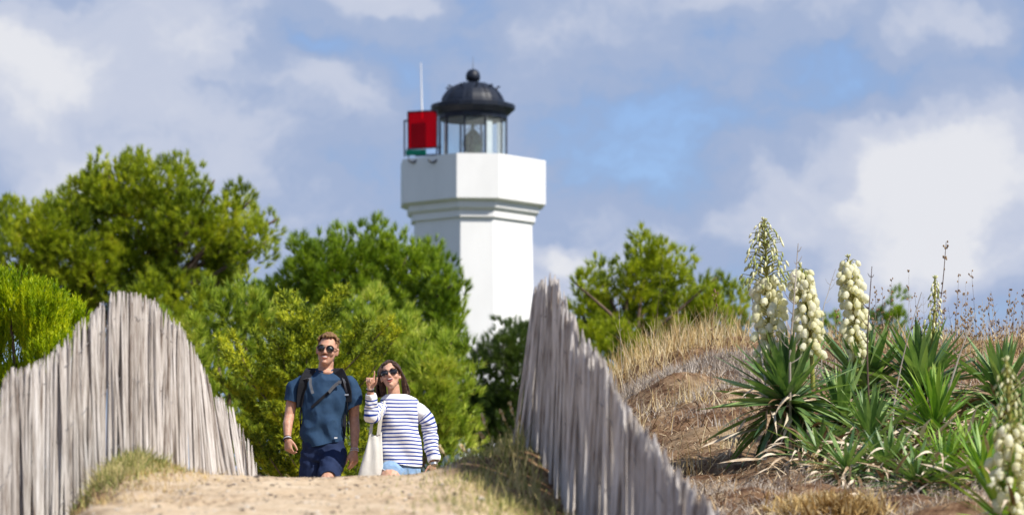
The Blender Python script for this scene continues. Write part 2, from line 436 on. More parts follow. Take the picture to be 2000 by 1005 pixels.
# ------------------------------------------------------------------ terrain
_ys = np.linspace(-40, 160, 2001)
_pp = np.interp(_ys, [-40, 0, 5, 11, 14, 16.5, 18.3, 19.3, 20.5, 22, 24, 28.6, 35, 50, 80, 110, 160], [-1.6, -1.0, -.5, .2, .48, .70, .816, .852, .85, .82, .74, .607, .3, 0, -.3, -.5, -.6])
_dp = np.interp(_ys, [-40, 0, 8, 13, 17, 19, 23, 27, 31, 34, 36, 40, 50, 70, 160], [-1.6, -1.1, -.3, .1, .42, .64, 1.03, 1.72, 2.38, 2.80, 2.86, 2.5, 1.2, 0, -.6])
_k = np.exp(-(np.arange(-12, 13) / 5.0) ** 2); _k /= _k.sum()
_pp = np.convolve(np.pad(_pp, 12, 'edge'), _k, 'valid'); _k2 = np.exp(-(np.arange(-25, 26) / 12.0) ** 2); _k2 /= _k2.sum()
_dp = np.convolve(np.pad(_dp, 25, 'edge'), _k2, 'valid')


def path_mask(x, y):
    xl = np.interp(y, [0, 14, 18, 20, 30], [-1.8, -1.68, -1.86, -1.95, -2.2]) + .16 * vnoise(y * 1.7, x * 0 + 3, 5) + .12 * vnoise(y * 6, x * 3, 6)
    xr = np.interp(y, [0, 14, 16, 17.5, 19, 24, 30, 40], [.6, .12, .0, -.2, -.42, -.3, 0, .4]) + .2 * vnoise(y * 2.1, x * 0 + 9, 7) + .16 * vnoise(y * 7, x * 4, 8)
    return sstep(-.12, .12, x - xl) * sstep(-.14, .14, xr - x) * sstep(75, 55, y)


def ground_z(x, y, fine=True):
    x = np.asarray(x, dtype=float); y = np.asarray(y, dtype=float)
    p = np.interp(y, _ys, _pp); d = np.interp(y, _ys, _dp)
    t = np.clip((x + .25) / 2.25, 0, 1); w = 1 - (1 - t) ** 2.5
    w = w * sstep(40, 12, x)
    z = p + (d - p) * w
    z = z + .235 * np.exp(-((x - .12) / .36) ** 2 - ((y - 18.5) / .8) ** 2)
    z = z + .07 * np.exp(-((x + 1.95) / .28) ** 2 - ((y - 18.2) / 1.3) ** 2)
    z = z - .28 * sstep(-2.4, -5, x)
    z = z - .26 * sstep(-1.95, -2.3, x) * sstep(19.4, 18.0, y) - .22 * sstep(-1.66, -2.0, x) * sstep(17.7, 16.2, y)
    pm = path_mask(x, y)
    near = sstep(90, 50, y)
    z = z + near * (1 - pm) * (.16 * vnoise(x * .9, y * .9, 1) * sstep(.3, 2, np.abs(x + .9)) + (.07 + .10 * sstep(.9, 1.8, x)) * vnoise(x * 2.3, y * 2.6, 2) + .06 * sstep(.9, 1.8, x) * vnoise(x * 6, y * 6, 14))
    if fine:
        z = z + near * (.028 * vnoise(x * 4.2, y * 4.2, 3) + .024 * vnoise(x * 9, y * 9, 4) + .011 * vnoise(x * 22, y * 22, 11)) * (1 - .45 * pm)
        z = z - near * pm * .022 * sstep(.12, .26, vnoise(x * 3.2, y * 2.4, 41)) + near * pm * .006 * np.sin(y * 9 + 6 * vnoise(x * 1.5, y, 42))
        z = z + (1 - near) * .5 * vnoise(x * .08, y * .08, 12)
    return z + EYE


def gz(x, y): return float(ground_z(np.array([x]), np.array([y]))[0])


def terrain():
    def axis(c0, c1, step, far0, far1):
        a = list(np.arange(c0, c1 + 1e-6, step)); s = step; v = a[-1]
        while v < far1: s *= 1.22; v += s; a.append(v)
        s = step; v = a[0]; b = []
        while v > far0: s *= 1.22; v -= s; b.append(v)
        return np.array(b[::-1] + a)
    xs = axis(-3.2, 6.2, .05, -2500, 2500); ys = axis(12.5, 37.5, .055, -300, 3500)
    X, Y = np.meshgrid(xs, ys); Z = ground_z(X, Y)
    nx, ny = len(xs), len(ys)
    V = np.stack([X.ravel(), Y.ravel(), Z.ravel()], 1)
    I = np.arange((nx - 1) * (ny - 1)); r, c = I // (nx - 1), I % (nx - 1); a = r * nx + c
    Fq = np.stack([a, a + 1, a + nx + 1, a + nx], 1)
    pm = path_mask(X, Y).ravel()
    pf = pm[Fq].mean(1)
    gm = ground_material()
    for name, sel in (('dune', pf <= .5), ('sandy_path', pf > .5)):
        f = Fq[sel]; u, inv = np.unique(f.ravel(), return_inverse=True)
        me = mesh_np(name, V[u], inv.reshape(-1, 4))
        at = me.attributes.new('path', 'FLOAT', 'POINT'); at.data.foreach_set('value', pm[u].astype(np.float32))
        tag(link(name, me, gm, smooth=True), kind='structure')


def ground_material():
    m = bpy.data.materials.new('dune_ground'); m.use_nodes = True
    t = NT(m.node_tree); out = t.n('ShaderNodeOutputMaterial'); b = t.n('ShaderNodeBsdfPrincipled'); b.inputs['Roughness'].default_value = .95
    b.inputs['Specular IOR Level'].default_value = .12
    tc = t.n('ShaderNodeTexCoord'); at = t.n('ShaderNodeAttribute', attribute_name='path')

    def nz(scale, st=(1, 1, 1), det=6, rgh=.65):
        mp = t.n('ShaderNodeMapping'); mp.inputs['Scale'].default_value = st; t.l(tc.outputs['Object'], mp.inputs[0])
        n = t.n('ShaderNodeTexNoise', i={'Scale': scale, 'Detail': det, 'Roughness': rgh}); t.l(mp.outputs[0], n.inputs['Vector']); return n.outputs[0]

    def ramp(src, stops):
        r = t.n('ShaderNodeValToRGB'); e = r.color_ramp.elements
        e[0].position, e[0].color = stops[0][0], (*stops[0][1], 1); e[1].position, e[1].color = stops[-1][0], (*stops[-1][1], 1)
        for p, c in stops[1:-1]:
            q = e.new(p); q.color = (*c, 1)
        t.l(src, r.inputs[0]); return r.outputs[0]

    def mix(f, a, b_):
        x = t.n('ShaderNodeMix', data_type='RGBA')
        if isinstance(f, float): x.inputs[0].default_value = f
        else: t.l(f, x.inputs[0])
        t.l(a, x.inputs[6]); t.l(b_, x.inputs[7]); return x.outputs[2]
    sand = ramp(nz(9), [(.3, (.44, .325, .21)), (.5, (.60, .465, .315)), (.68, (.70, .57, .41))])
    flecks = ramp(nz(34, (1, .55, 1), 3), [(.37, (.13, .075, .045)), (.46, (.48, .35, .22)), (.6, (.64, .49, .33))])
    patch = ramp(nz(1.6), [(.42, (0, 0, 0)), (.62, (1, 1, 1))])
    sand2 = mix(patch, sand, flecks)
    litter = ramp(nz(7, (1, .7, 1), 8, .75), [(.32, (.045, .022, .012)), (.45, (.13, .07, .038)), (.56, (.24, .15, .085)), (.7, (.50, .37, .23))])
    litter2 = ramp(nz(3, (1, 1, 1), 8), [(.35, (.28, .19, .10)), (.65, (.56, .44, .28))])
    lp = ramp(nz(.55), [(.50, (0, 0, 0)), (.72, (1, 1, 1))])
    lit = mix(lp, litter, litter2)
    sx = t.n('ShaderNodeSeparateXYZ'); t.l(tc.outputs['Object'], sx.inputs[0])
    fy = t.n('ShaderNodeMapRange'); fy.inputs[1].default_value = 40; fy.inputs[2].default_value = 58; t.l(sx.outputs['Y'], fy.inputs[0])
    scrub = ramp(nz(.35), [(.35, (.025, .04, .012)), (.5, (.05, .07, .02)), (.7, (.12, .11, .05))])
    t.l(mix(fy.outputs[0], mix(at.outputs['Fac'], lit, sand2), scrub), b.inputs['Base Color'])
    bp = t.n('ShaderNodeBump', i={'Strength': .9, 'Distance': .02}); t.l(nz(26, (1, 1, 1), 8, .7), bp.inputs['Height']); t.l(bp.outputs[0], b.inputs['Normal'])
    t.l(b.outputs[0], out.inputs[0])
    return m


terrain()

# ------------------------------------------------------------------ lighthouse


def lighthouse():
    D = 100.0; sc = D / F
    cx = (923 - 1000) * sc; cy = D; base = -.55 + EYE
    root = empty('lighthouse', (cx, cy, base), 'white octagonal lighthouse tower with black domed lantern rising behind the pines', 'lighthouse')
    PHI = R(4.6)

    def zz(y, d=98.2): return (1245 - y) / F * d + EYE - base

    def octo(half, cham, z):
        """square of half side with chamfered corners; one chamfer faces the camera"""
        k = half - cham; pts = [(half, -k), (half, k), (k, half), (-k, half), (-half, k), (-half, -k), (-k, -half), (k, -half)]
        a = R(-45) + PHI; out = []
        for x, y in pts: out.append((x * math.cos(a) - y * math.sin(a), x * math.sin(a) + y * math.cos(a), z))
        return out
    q = sc
    m = MB(); m.rings([octo(118 * q, 52 * q, -.3), octo(103 * q, 45 * q, zz(421))]); m.build('tower_shaft', M['white'], root)
    m = MB(); m.rings([octo(108.5 * q, 47 * q, zz(421) + .003), octo(108.5 * q, 47 * q, zz(417.5)), octo(108.5 * q, 47.5 * q, zz(407))]); m.build('lower_cornice', M['white'], root)
    m = MB(); m.rings([octo(111 * q, 48 * q, zz(407) + .003), octo(115.5 * q, 50.5 * q, zz(402)), octo(115.5 * q, 50.5 * q, zz(391))]); m.build('upper_cornice', M['white'], root)
    zb, zt = zz(386), zz(298)
    m = MB(); A = octo(128 * q, 58 * q, zb)
    m.rings([octo(117 * q, 51 * q, zz(391) + .003), octo(127.2 * q, 57.6 * q, zb - .003), A, octo(128 * q, 58 * q, zt), octo(116 * q, 52 * q, zt), octo(116 * q, 52 * q, zt - .95)], cap1=True)
    m.build('gallery_parapet', M['white'], root)
    deck = zt - .95
    # lantern
    rr = 66 * q; N = 10
    lan = MB(); lan.lathe([(rr * 1.04, deck), (rr * 1.04, deck + .72), (rr * .98, deck + .72), (rr * .98, deck + .05)], 20)
    gt = zz(222, 99)
    lan = lan.build('lantern_room', M['white'], root)
    mul = MB()
    for k in range(N):
        a = 2 * math.pi * (k + .12) / N; x, y = rr * math.cos(a), rr * math.sin(a)
        mm = MB(); mm.tube([(x, y, deck + .7), (x, y, gt + .03)], .032, 6); mm.build('mullion', M['black'], lan)
        b = 2 * math.pi * (k + 1.12) / N; x2, y2 = rr * math.cos(b), rr * math.sin(b)
        g = MB(); n = Vector((math.cos((a + b) / 2), math.sin((a + b) / 2), 0)) * .006
        A0, B0 = Vector((x, y, deck + .72)) * 1, Vector((x2, y2, deck + .72)); t0 = (B0 - A0).normalized() * .036
        A0 += t0; B0 -= t0; A1, B1 = A0.copy(), B0.copy(); A1.z = B1.z = gt
        g.add([A0 - n, B0 - n, B1 - n, A1 - n, A0 + n, B0 + n, B1 + n, A1 + n], [(3, 2, 1, 0), (4, 5, 6, 7), (0, 1, 5, 4), (1, 2, 6, 5), (2, 3, 7, 6), (3, 0, 4, 7)])
        g.build('pane', M['glass'], lan)
    for a0, a1 in ((R(-35), R(2)), (R(196), R(210)), (R(-62), R(-50))):   # white blinds behind the glass
        bl = MB(); pts = [(rr * .9 * math.cos(a0 + (a1 - a0) * i / 4), rr * .9 * math.sin(a0 + (a1 - a0) * i / 4)) for i in range(5)]
        V = []
        for x, y in pts: V += [(x, y, deck + .7), (x, y, gt - .1), (x * .985, y * .985, gt - .1), (x * .985, y * .985, deck + .7)]
        fc = []
        for i in range(4):
            for k in range(4): fc.append((i * 4 + k, i * 4 + (k + 1) % 4, i * 4 + 4 + (k + 1) % 4, i * 4 + 4 + k))
        bl.add(V, fc); bl.build('blind', M['blind'], lan)
    # optic
    m = MB(); prof = [(.10, deck + .3), (.16, deck + .7)]
    z0, z1 = zz(299, 100), zz(252, 100)
    for i in range(13):
        t = i / 12; rad = (.27 * math.sin(math.pi * (.18 + .72 * t)) + .03); z = z0 + (z1 - z0) * t
        prof += [(rad, z), (rad - .025, z + (z1 - z0) / 26)]
    prof += [(.05, z1 + .02), (.04, z1 + .22)]
    m.lathe(prof, 18); m.build('fresnel_lens', M['lens'], lan, smooth=False)
    m = MB()
    for a in (.4, 2.4, 4.5): m.tube([(.3 * math.cos(a), .3 * math.sin(a), deck + .5), (.3 * math.cos(a), .3 * math.sin(a), z1), (.06 * math.cos(a), .06 * math.sin(a), z1 + .15)], .012, 5)
    m.build('lens_frame', M['black'], lan)
    # roof
    zr = lambda y: zz(y, 99.6)
    dome = MB(); dome.lathe([(rr * 1.0, zr(227)), (rr * 1.03, zr(226)), (rr * 1.03, zr(217)), (rr * 1.09, zr(216)), (81 * q, zr(207)), (83 * q, zr(206)), (83.5 * q, zr(198)), (80 * q, zr(197)), (64 * q, zr(195.5)),
                             (62.5 * q, zr(188)), (58.5 * q, zr(179)), (52 * q, zr(170)), (43 * q, zr(162)), (33 * q, zr(157)), (24 * q, zr(153.5)), (10 * q, zr(152))], 20)
    dome = dome.build('domed_roof', M['black'], root)
    pr = [(62.8, 188), (58.9, 179), (52.4, 170), (43.4, 162), (33, 157), (22, 152.8)]
    for k in range(10):
        a = 2 * math.pi * (k + .25) / 10
        m = MB(); m.tube([(r * q * math.cos(a), r * q * math.sin(a), zr(y)) for r, y in pr], .013, 5); m.build('roof_rib', M['black'], dome)
        a = 2 * math.pi * (k + .75) / 10
        m = MB(); m.tube([(46 * q * math.cos(a), 46 * q * math.sin(a), zr(165)), (50 * q * math.cos(a), 50 * q * math.sin(a), zr(161)), (54 * q * math.cos(a), 54 * q * math.sin(a), zr(162))], [.022, .024, .032], 6); m.build('roof_hook', M['black'], dome)
    m = MB(); m.lathe([(14 * q, zr(154)), (13 * q, zr(152.5)), (9.5 * q, zr(151)), (9.5 * q, zr(148)), (13.5 * q, zr(147)), (14.5 * q, zr(139)), (12.5 * q, zr(131)), (8 * q, zr(126.5)), (2 * q, zr(124.5))], 16); m.build('ball_vent', M['black'], dome, smooth=True)
    m = MB(); m.tube([(0, 0, zr(126)), (0, 0, zr(99))], [.022, .008], 5); m.build('lightning_rod', M['steel'], dome)
    # sector screens on the parapet (left)

    def L(px, py, d): p = P(px, py, d); return p - Vector((cx, cy, base))
    fr = MB()
    for a, b in (((790, 236, 99.5), (790, 306, 99.5)), ((797, 219, 99.35), (798, 308, 99.35)), ((854, 216, 98.5), (853, 306, 98.5)), ((860, 240, 98.9), (860, 306, 98.9)), ((797, 219, 99.35), (854, 216, 98.5)),
                 ((796, 291, 99.35), (862, 287, 98.5)), ((790, 236, 99.5), (797, 236, 99.35)), ((812, 304, 99.1), (854, 302, 98.5))):
        fr.tube([L(*a), L(*b)], .026, 6)
    for px, d in ((806, 98.95), (845, 98.45)):
        fr.tube([L(px + 8 * math.cos(t), 311 - 6 * math.sin(t), d) for t in np.linspace(math.pi, 2 * math.pi, 9)], .03, 6)
    fr = fr.build('screen_frame', M['black'], root)

    def panel(a, b, c, d_, name, mt, th=.012):
        a, b, c, d_ = (L(*p) for p in (a, b, c, d_)); n = (b - a).cross(d_ - a).normalized() * th
        g = MB(); g.add([a - n, b - n, c - n, d_ - n, a + n, b + n, c + n, d_ + n], [(3, 2, 1, 0), (4, 5, 6, 7), (0, 1, 5, 4), (1, 2, 6, 5), (2, 3, 7, 6), (3, 0, 4, 7)])
        return g.build(name, mt, fr)
    panel((798, 290, 99.34), (852, 287, 98.5), (853, 218, 98.5), (798, 220, 99.34), 'red_screen', M['red'])
    panel((803, 290, 99.6), (832, 289, 99.2), (832, 240, 99.2), (803, 241, 99.6), 'red_screen', M['darkred'])
    panel((793, 304, 99.3), (832, 303, 98.8), (832, 292, 98.8), (793, 293, 99.3), 'green_screen', M['green'])
    m = MB(); m.tube([L(826, 300, 99.9), L(824, 214, 99.9), L(822, 122, 99.9)], [.035, .028, .012], 6); m.build('whip_antenna', M['white'], root)
    m = MB(); m.box(L(853, 491, 98.55), (.10, .05, .03)); m.build('wall_lamp', M['black'], root)


lighthouse()

# ------------------------------------------------------------------ foliage


def needles(pos, axis, n, ln, w, spread, shoot, base_spread=.35):
    """n needle triangles for each tuft"""
    T = len(pos); pos = np.repeat(np.asarray(pos), n, 0); ax = np.repeat(np.asarray(axis), n, 0); K = T * n
    rnd = rng.normal(size=(K, 3)); perp = rnd - ax * (rnd * ax).sum(1, keepdims=True); perp /= np.linalg.norm(perp, axis=1, keepdims=True) + 1e-9
    u = rng.random((K, 1)); ph = base_spread + (spread - base_spread) * (1 - u * .75) * rng.random((K, 1)) ** .6
    d = ax * np.cos(ph) + perp * np.sin(ph)
    b = pos + ax * u * shoot; l = ln * (.7 + .5 * rng.random((K, 1)))
    tip = b + d * l
    r2 = rng.normal(size=(K, 3)); sd = np.cross(d, r2); sd /= np.linalg.norm(sd, axis=1, keepdims=True) + 1e-9; sd *= w / 2
    V = np.stack([b + sd, tip, b - sd], 1).reshape(-1, 3)
    return V, np.arange(K * 3).reshape(-1, 3)


def unit(a): return a / (np.linalg.norm(a, axis=-1, keepdims=True) + 1e-9)


def pine(name, D, lobes, m, label, base_px, group='pines growing beyond the dune', dens=1.0, tuft=.125, trunk_r=.16, cat='tree', depthk=1.0, nn=34, finger=.50, lean=None):
    k = D / F; c0 = P(base_px, 900, D); gz0 = gz(c0.x, D)
    root = empty(name, (c0.x, D, gz0), label, cat, group); O = np.array([c0.x, D, gz0])
    pos = []; ax = []; cent = []
    allr = [l[2] for l in lobes]
    for (px, py, rx, ry) in lobes:
        dd = D + random.uniform(-.5, .5) * depthk * max(allr) * k * 1.6
        c = np.array(P(px, py, dd)) - O; rX, rY, rZ = rx * k, .5 * (rx + ry) * k * depthk, ry * k
        cent.append((c, rX))
        nf = int(dens * 7.6 * (rX * rZ * 4 + rX * rY * 2) / (finger * finger) * .5)
        d = unit(rng.normal(size=(nf, 3)) + np.array([0, -.25, .25])); rad = .62 + .38 * rng.random((nf, 1)) ** .4
        rad = rad * (1 + .18 * (rng.random((nf, 1)) > .8)); fc = c + d * rad * np.array([rX, rY, rZ])
        fa = unit(d * .45 + np.array([0, 0, 1.0]) + .2 * rng.normal(size=(nf, 3)))
        nt = 18
        for j in range(nf):
            o = unit(rng.normal(size=(nt, 3)) + fa[j] * .35); pw = finger * (.26 + .16 * rng.random())
            q = o * pw * (.75 + .3 * rng.random((nt, 1))) + fa[j] * (o @ fa[j])[:, None] * pw * .9
            pos.append(fc[j] + q); ax.append(unit(o * .6 + fa[j] * .9 + .12 * rng.normal(size=(nt, 3))))
    pos = np.concatenate(pos); ax = np.concatenate(ax)
    V, Q = needles(pos, ax, nn, tuft * 1.05, .0105 * tuft / .125, .95, tuft * .6, .15)
    me = mesh_np('crown', V, Q)
    link('crown', me, m, root)
    # trunk and limbs
    top = max(c[2] for c, r in cent); mx = sum(c[0] for c, r in cent) / len(cent)
    tb = MB(); tp = [(0, 0, -.2), (mx * .25 + .06, 0.03, top * .25), (mx * .6 - .05, 0, top * .55), (mx * .9, 0, top * .85)]
    tp = [tuple(p) for p in catmull(tp, 9)]
    tb.tube(tp, [trunk_r * (1 - .085 * i) for i in range(len(tp))], 9); tb.build('trunk', M['bark'], root, smooth=True)
    for c, r in cent:
        z0 = max(.3, min(top * .8, c[2] - .25 * abs(c[0] - mx) - .4)); t = z0 / (top * .85)
        i = min(len(tp) - 1, int(t * (len(tp) - 1))); a = np.array(tp[i])
        mid = (a + c) / 2 + np.array([0, 0, -.12]) + rng.normal(size=3) * .08
        b = MB(); b.tube([tuple(q) for q in catmull([a, mid, c, c + (c - mid) * .3], 7)], [trunk_r * (.34 - .04 * j) for j in range(8)], 6); b.build('branch', M['bark'], root, smooth=True)
    return root


pine('pine_tree', 66, [(300, 380, 62, 55), (222, 372, 42, 45), (350, 372, 34, 38), (402, 384, 16, 18), (180, 415, 60, 50), (120, 430, 30, 40), (95, 470, 70, 45), (30, 450, 40, 34), (20, 520, 60, 60), (270, 450, 90, 60), (370, 445, 60, 50),
                      (428, 450, 32, 42), (462, 420, 24, 34), (512, 445, 22, 30), (490, 490, 34, 36), (150, 530, 90, 55), (260, 540, 100, 60), (370, 530, 80, 60), (445, 530, 40, 38), (90, 590, 90, 50), (210, 620, 90, 50), (330, 610, 80, 60), (395, 620, 62, 60)],
     M['pine'], 'broad spreading pine, the largest tree, left of the lighthouse behind the picket fence', 290, dens=1.15, trunk_r=.2)
pine('pine_tree', 58, [(715, 500, 52, 40), (620, 530, 52, 42), (660, 550, 70, 50), (785, 522, 56, 40), (838, 530, 36, 34), (862, 572, 36, 40), (760, 570, 90, 60), (560, 580, 48, 40), (600, 610, 60, 50), (835, 625, 64, 58), (500, 610, 34, 34), (700, 640, 90, 60), (875, 675, 36, 60), (520, 650, 40, 40), (800, 690, 90, 60)],
     M['pine_dark'], 'round domed deep green pine directly left of the lighthouse shaft', 700, dens=1.0, trunk_r=.18)
pine('pine_tree', 48, [(700, 660, 50, 55), (760, 680, 40, 40), (800, 720, 55, 55), (855, 745, 46, 58), (760, 770, 70, 60), (700, 740, 60, 60), (840, 805, 64, 58), (880, 850, 44, 50), (780, 850, 80, 70), (700, 840, 70, 80), (860, 890, 60, 50), (895, 735, 22, 36)],
     M['pine_light'], 'lighter yellow-green young pine behind the woman in stripes', 800, dens=1.0, tuft=.13, trunk_r=.1)
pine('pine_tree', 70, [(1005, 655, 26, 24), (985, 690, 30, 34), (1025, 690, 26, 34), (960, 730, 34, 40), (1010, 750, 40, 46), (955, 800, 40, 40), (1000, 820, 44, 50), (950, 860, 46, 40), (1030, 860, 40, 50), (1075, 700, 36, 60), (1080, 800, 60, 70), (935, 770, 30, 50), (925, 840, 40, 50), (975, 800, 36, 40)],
     M['pine_darkest'], 'small sparse dark pine in front of the foot of the lighthouse', 1000, dens=1.0, trunk_r=.1)
pine('pine_tree', 60, [(1262, 520, 32, 40), (1235, 540, 30, 36), (1310, 545, 38, 44), (1285, 580, 50, 46), (1180, 560, 32, 30), (1215, 590, 50, 44), (1132, 560, 13, 30), (1140, 620, 30, 40), (1160, 650, 50, 40), (1250, 640, 80, 50), (1335, 610, 48, 46), (1378, 560, 18, 30), (1390, 620, 26, 34), (1340, 660, 60, 40), (1185, 690, 50, 34), (1225, 680, 50, 40), (1145, 690, 36, 40)],
     M['pine'], 'pine between the right fence and the flowering yuccas, behind the dune ridge', 1250, dens=.85, trunk_r=.13)
pine('pine_tree', 64, [(1425, 585, 26, 26), (1430, 625, 30, 34), (1405, 660, 34, 26), (1450, 660, 24, 30)], M['pine'], 'small rounded pine top just left of the leftmost yucca flower stalk', 1430, dens=.9, trunk_r=.07)
pine('pine_tree', 74, [(1742, 615, 11, 22), (1745, 650, 24, 24), (1715, 650, 16, 16), (1640, 655, 22, 22)], M['pine_dark'], 'tiny pine tip peeking over the ridge behind the dry seed stalks', 1740, dens=1.2, trunk_r=.05)
pine('pine_tree', 44, [(430, 660, 50, 60), (480, 640, 46, 50), (400, 730, 60, 60), (450, 760, 60, 60), (520, 700, 50, 50), (420, 840, 60, 60), (500, 860, 70, 60), (330, 720, 70, 70), (560, 900, 60, 50)],
     M['pine_light'], 'loose light green pine rising behind the far end of the left fence', 440, dens=.8, tuft=.12, trunk_r=.1)


def cypress():
    D = 38.0; k = D / F; c0 = P(575, 900, D); g = gz(c0.x, D); O = np.array([c0.x, D, g])
    root = empty('cypress_tree', (c0.x, D, g), 'feathery yellow-green cypress with arching sprays behind the man', 'tree')
    pos = []; ax = []; ln = []
    tips = [(660, 575, .2), (552, 595, .3), (600, 620, 0), (448, 705, -.2), (440, 690, .3), (455, 760, .2), (470, 830, -.2), (745, 660, .3), (775, 655, -.2), (500, 660, 0), (520, 640, .4), (700, 640, -.1), (490, 720, .4), (540, 670, -.4), (620, 650, .4), (480, 780, .5),
            (520, 900, .3), (470, 900, .2), (640, 870, .4), (690, 880, .3), (560, 740, -.5), (600, 700, -.5), (530, 800, -.6), (590, 820, -.5), (640, 780, -.2), (560, 880, -.5), (505, 850, -.4), (650, 700, .5), (600, 900, -.3), (700, 760, .2), (720, 700, .5), (890, 840, .5), (860, 830, .3), (840, 760, .6), (740, 830, .4), (700, 910, -.2), (560, 640, .5), (580, 660, .3), (545, 700, .2), (515, 750, .1), (610, 740, .3), (575, 780, .3), (550, 840, .2), (620, 840, .2)]
    top = P(600, 610, D); tz = top.z - g
    for px, py, dy in tips:
        if px > 780: continue
        for rep in range(2):
            e = np.array(P(px + (random.gauss(0, 16) if rep else 0), py + (random.gauss(0, 16) if rep else 0), D + dy * 1.6)) - O
            z0 = max(.15, e[2] - .55 * abs(e[0]) - .35); a = np.array([0.02 * z0 + .05, 0, min(z0, tz)])
            mid = (a + e) / 2 + np.array([0, 0, -.08]) + rng.normal(size=3) * .05
            c = catmull([a, mid, e], 20); L = np.linalg.norm(e - a)
            if rep < 2:
                b = MB(); b.tube([tuple(q) for q in c[::2]], [.015 - .0012 * j for j in range(11)], 5); b.build('branch', M['bark'], root)
            for j in range(5, 21):
                q = c[j]; dr = unit(c[j] - c[j - 1])
                side = unit(np.cross(dr, [0, 0, 1]))
                for s in (-1, 1, 0):
                    l = (.26 * (1 - (j - 5) / 18) + .05) * random.uniform(.7, 1.2) if s else .04
                    d2 = unit(dr * .8 + side * s * .7 + np.array([0, 0, .35]) + rng.normal(size=3) * .25); m = max(2, int(l / .04))
                    for u in range(m):
                        pos.append(q + d2 * l * (u + 1) / m); ax.append(unit(d2 + rng.normal(size=3) * .4 + [0, 0, .3]))
    V, Q = needles(np.array(pos), np.array(ax), 13, .05, .012, 1.2, .05)
    link('crown', mesh_np('crown', V, Q), M['cypress'], root)
    tb = MB(); tb.tube([(0, 0, -.2), (.04, 0, tz * .5), (.05, 0, tz * .72)], [.07, .04, .008], 8); tb.build('trunk', M['bark'], root)


cypress()


def bright_bush():
    D = 25.5; k = D / F; c0 = P(60, 900, D); g = gz(c0.x, D); O = np.array([c0.x, D, g])
    root = empty('evergreen_shrub', (c0.x, D, g), 'bright yellow-green shrub with upright shoots behind the left end of the fence', 'shrub')
    lobes = [(20, 600, 70, 60), (80, 620, 55, 55), (125, 640, 45, 45), (-40, 590, 60, 60), (30, 690, 90, 60), (110, 710, 70, 50), (20, 780, 90, 60), (-60, 680, 70, 80), (90, 800, 80, 60), (0, 860, 90, 60)]
    pos = []; ax = []
    for px, py, rx, ry in lobes:
        c = np.array(P(px, py, D + random.uniform(-.15, .3))) - O; n = 190
        d = unit(rng.normal(size=(n, 3)) + [0, -.5, .4]); r = .7 + .3 * rng.random((n, 1))
        q = c + d * r * np.array([rx * k, rx * k, ry * k]); a = unit(d * .35 + [0, 0, 1] + .16 * rng.normal(size=(n, 3)))
        for s in np.linspace(-.07, .07, 5): pos.append(q + a * s); ax.append(a)
    V, Q = needles(np.concatenate(pos), np.concatenate(ax), 12, .034, .0085, .85, .035)
    link('crown', mesh_np('crown', V, Q), M['bush'], root)
    for i in range(12):
        l = lobes[i % len(lobes)]; e = P(l[0], l[1] + 20, D) - Vector(O)
        b = MB(); b.tube([(random.uniform(-.08, .08), 0, -.1), (e.x * .4, .03, e.z * .5), tuple(e)], [.03, .02, .01], 6); b.build('stem', M['bark'], root)


bright_bush()

# ------------------------------------------------------------------ picket fences


def slat_mesh(i):
    rd = random.Random(100 + i); w = rd.uniform(.009, .0165); th = rd.uniform(.006, .010); n = 6
    sec = [(w * math.cos(a) * rd.uniform(.85, 1.1), th * math.sin(a) * rd.uniform(.7, 1.3)) for a in [R(x) for x in (8, 62, 118, 172, 240, 300)]]
    zs = [-1.45, -1.0, -.62, -.3, -.12, -.045, 0]; pt = rd.uniform(-.6, .6); tw = rd.uniform(-.25, .25); bend = rd.uniform(-.014, .014)
    sc_ = [1, 1, 1, .97, .9, rd.uniform(.55, .8), rd.uniform(.05, .3)]
    rg = []
    for z, s in zip(zs, sc_):
        ox = bend * math.sin(-z * 2.2) + rd.uniform(-.002, .002) + pt * w * (1 - s) * .9; a = tw * z
        rg.append([(x * s * math.cos(a) - y * s * math.sin(a) + ox, x * s * math.sin(a) + y * s * math.cos(a), z) for x, y in sec])
    m = MB(); m.rings(rg); me = m.mesh('slat'); me.materials.append(M['wood']); return me


SLATS = [slat_mesh(i) for i in range(18)]


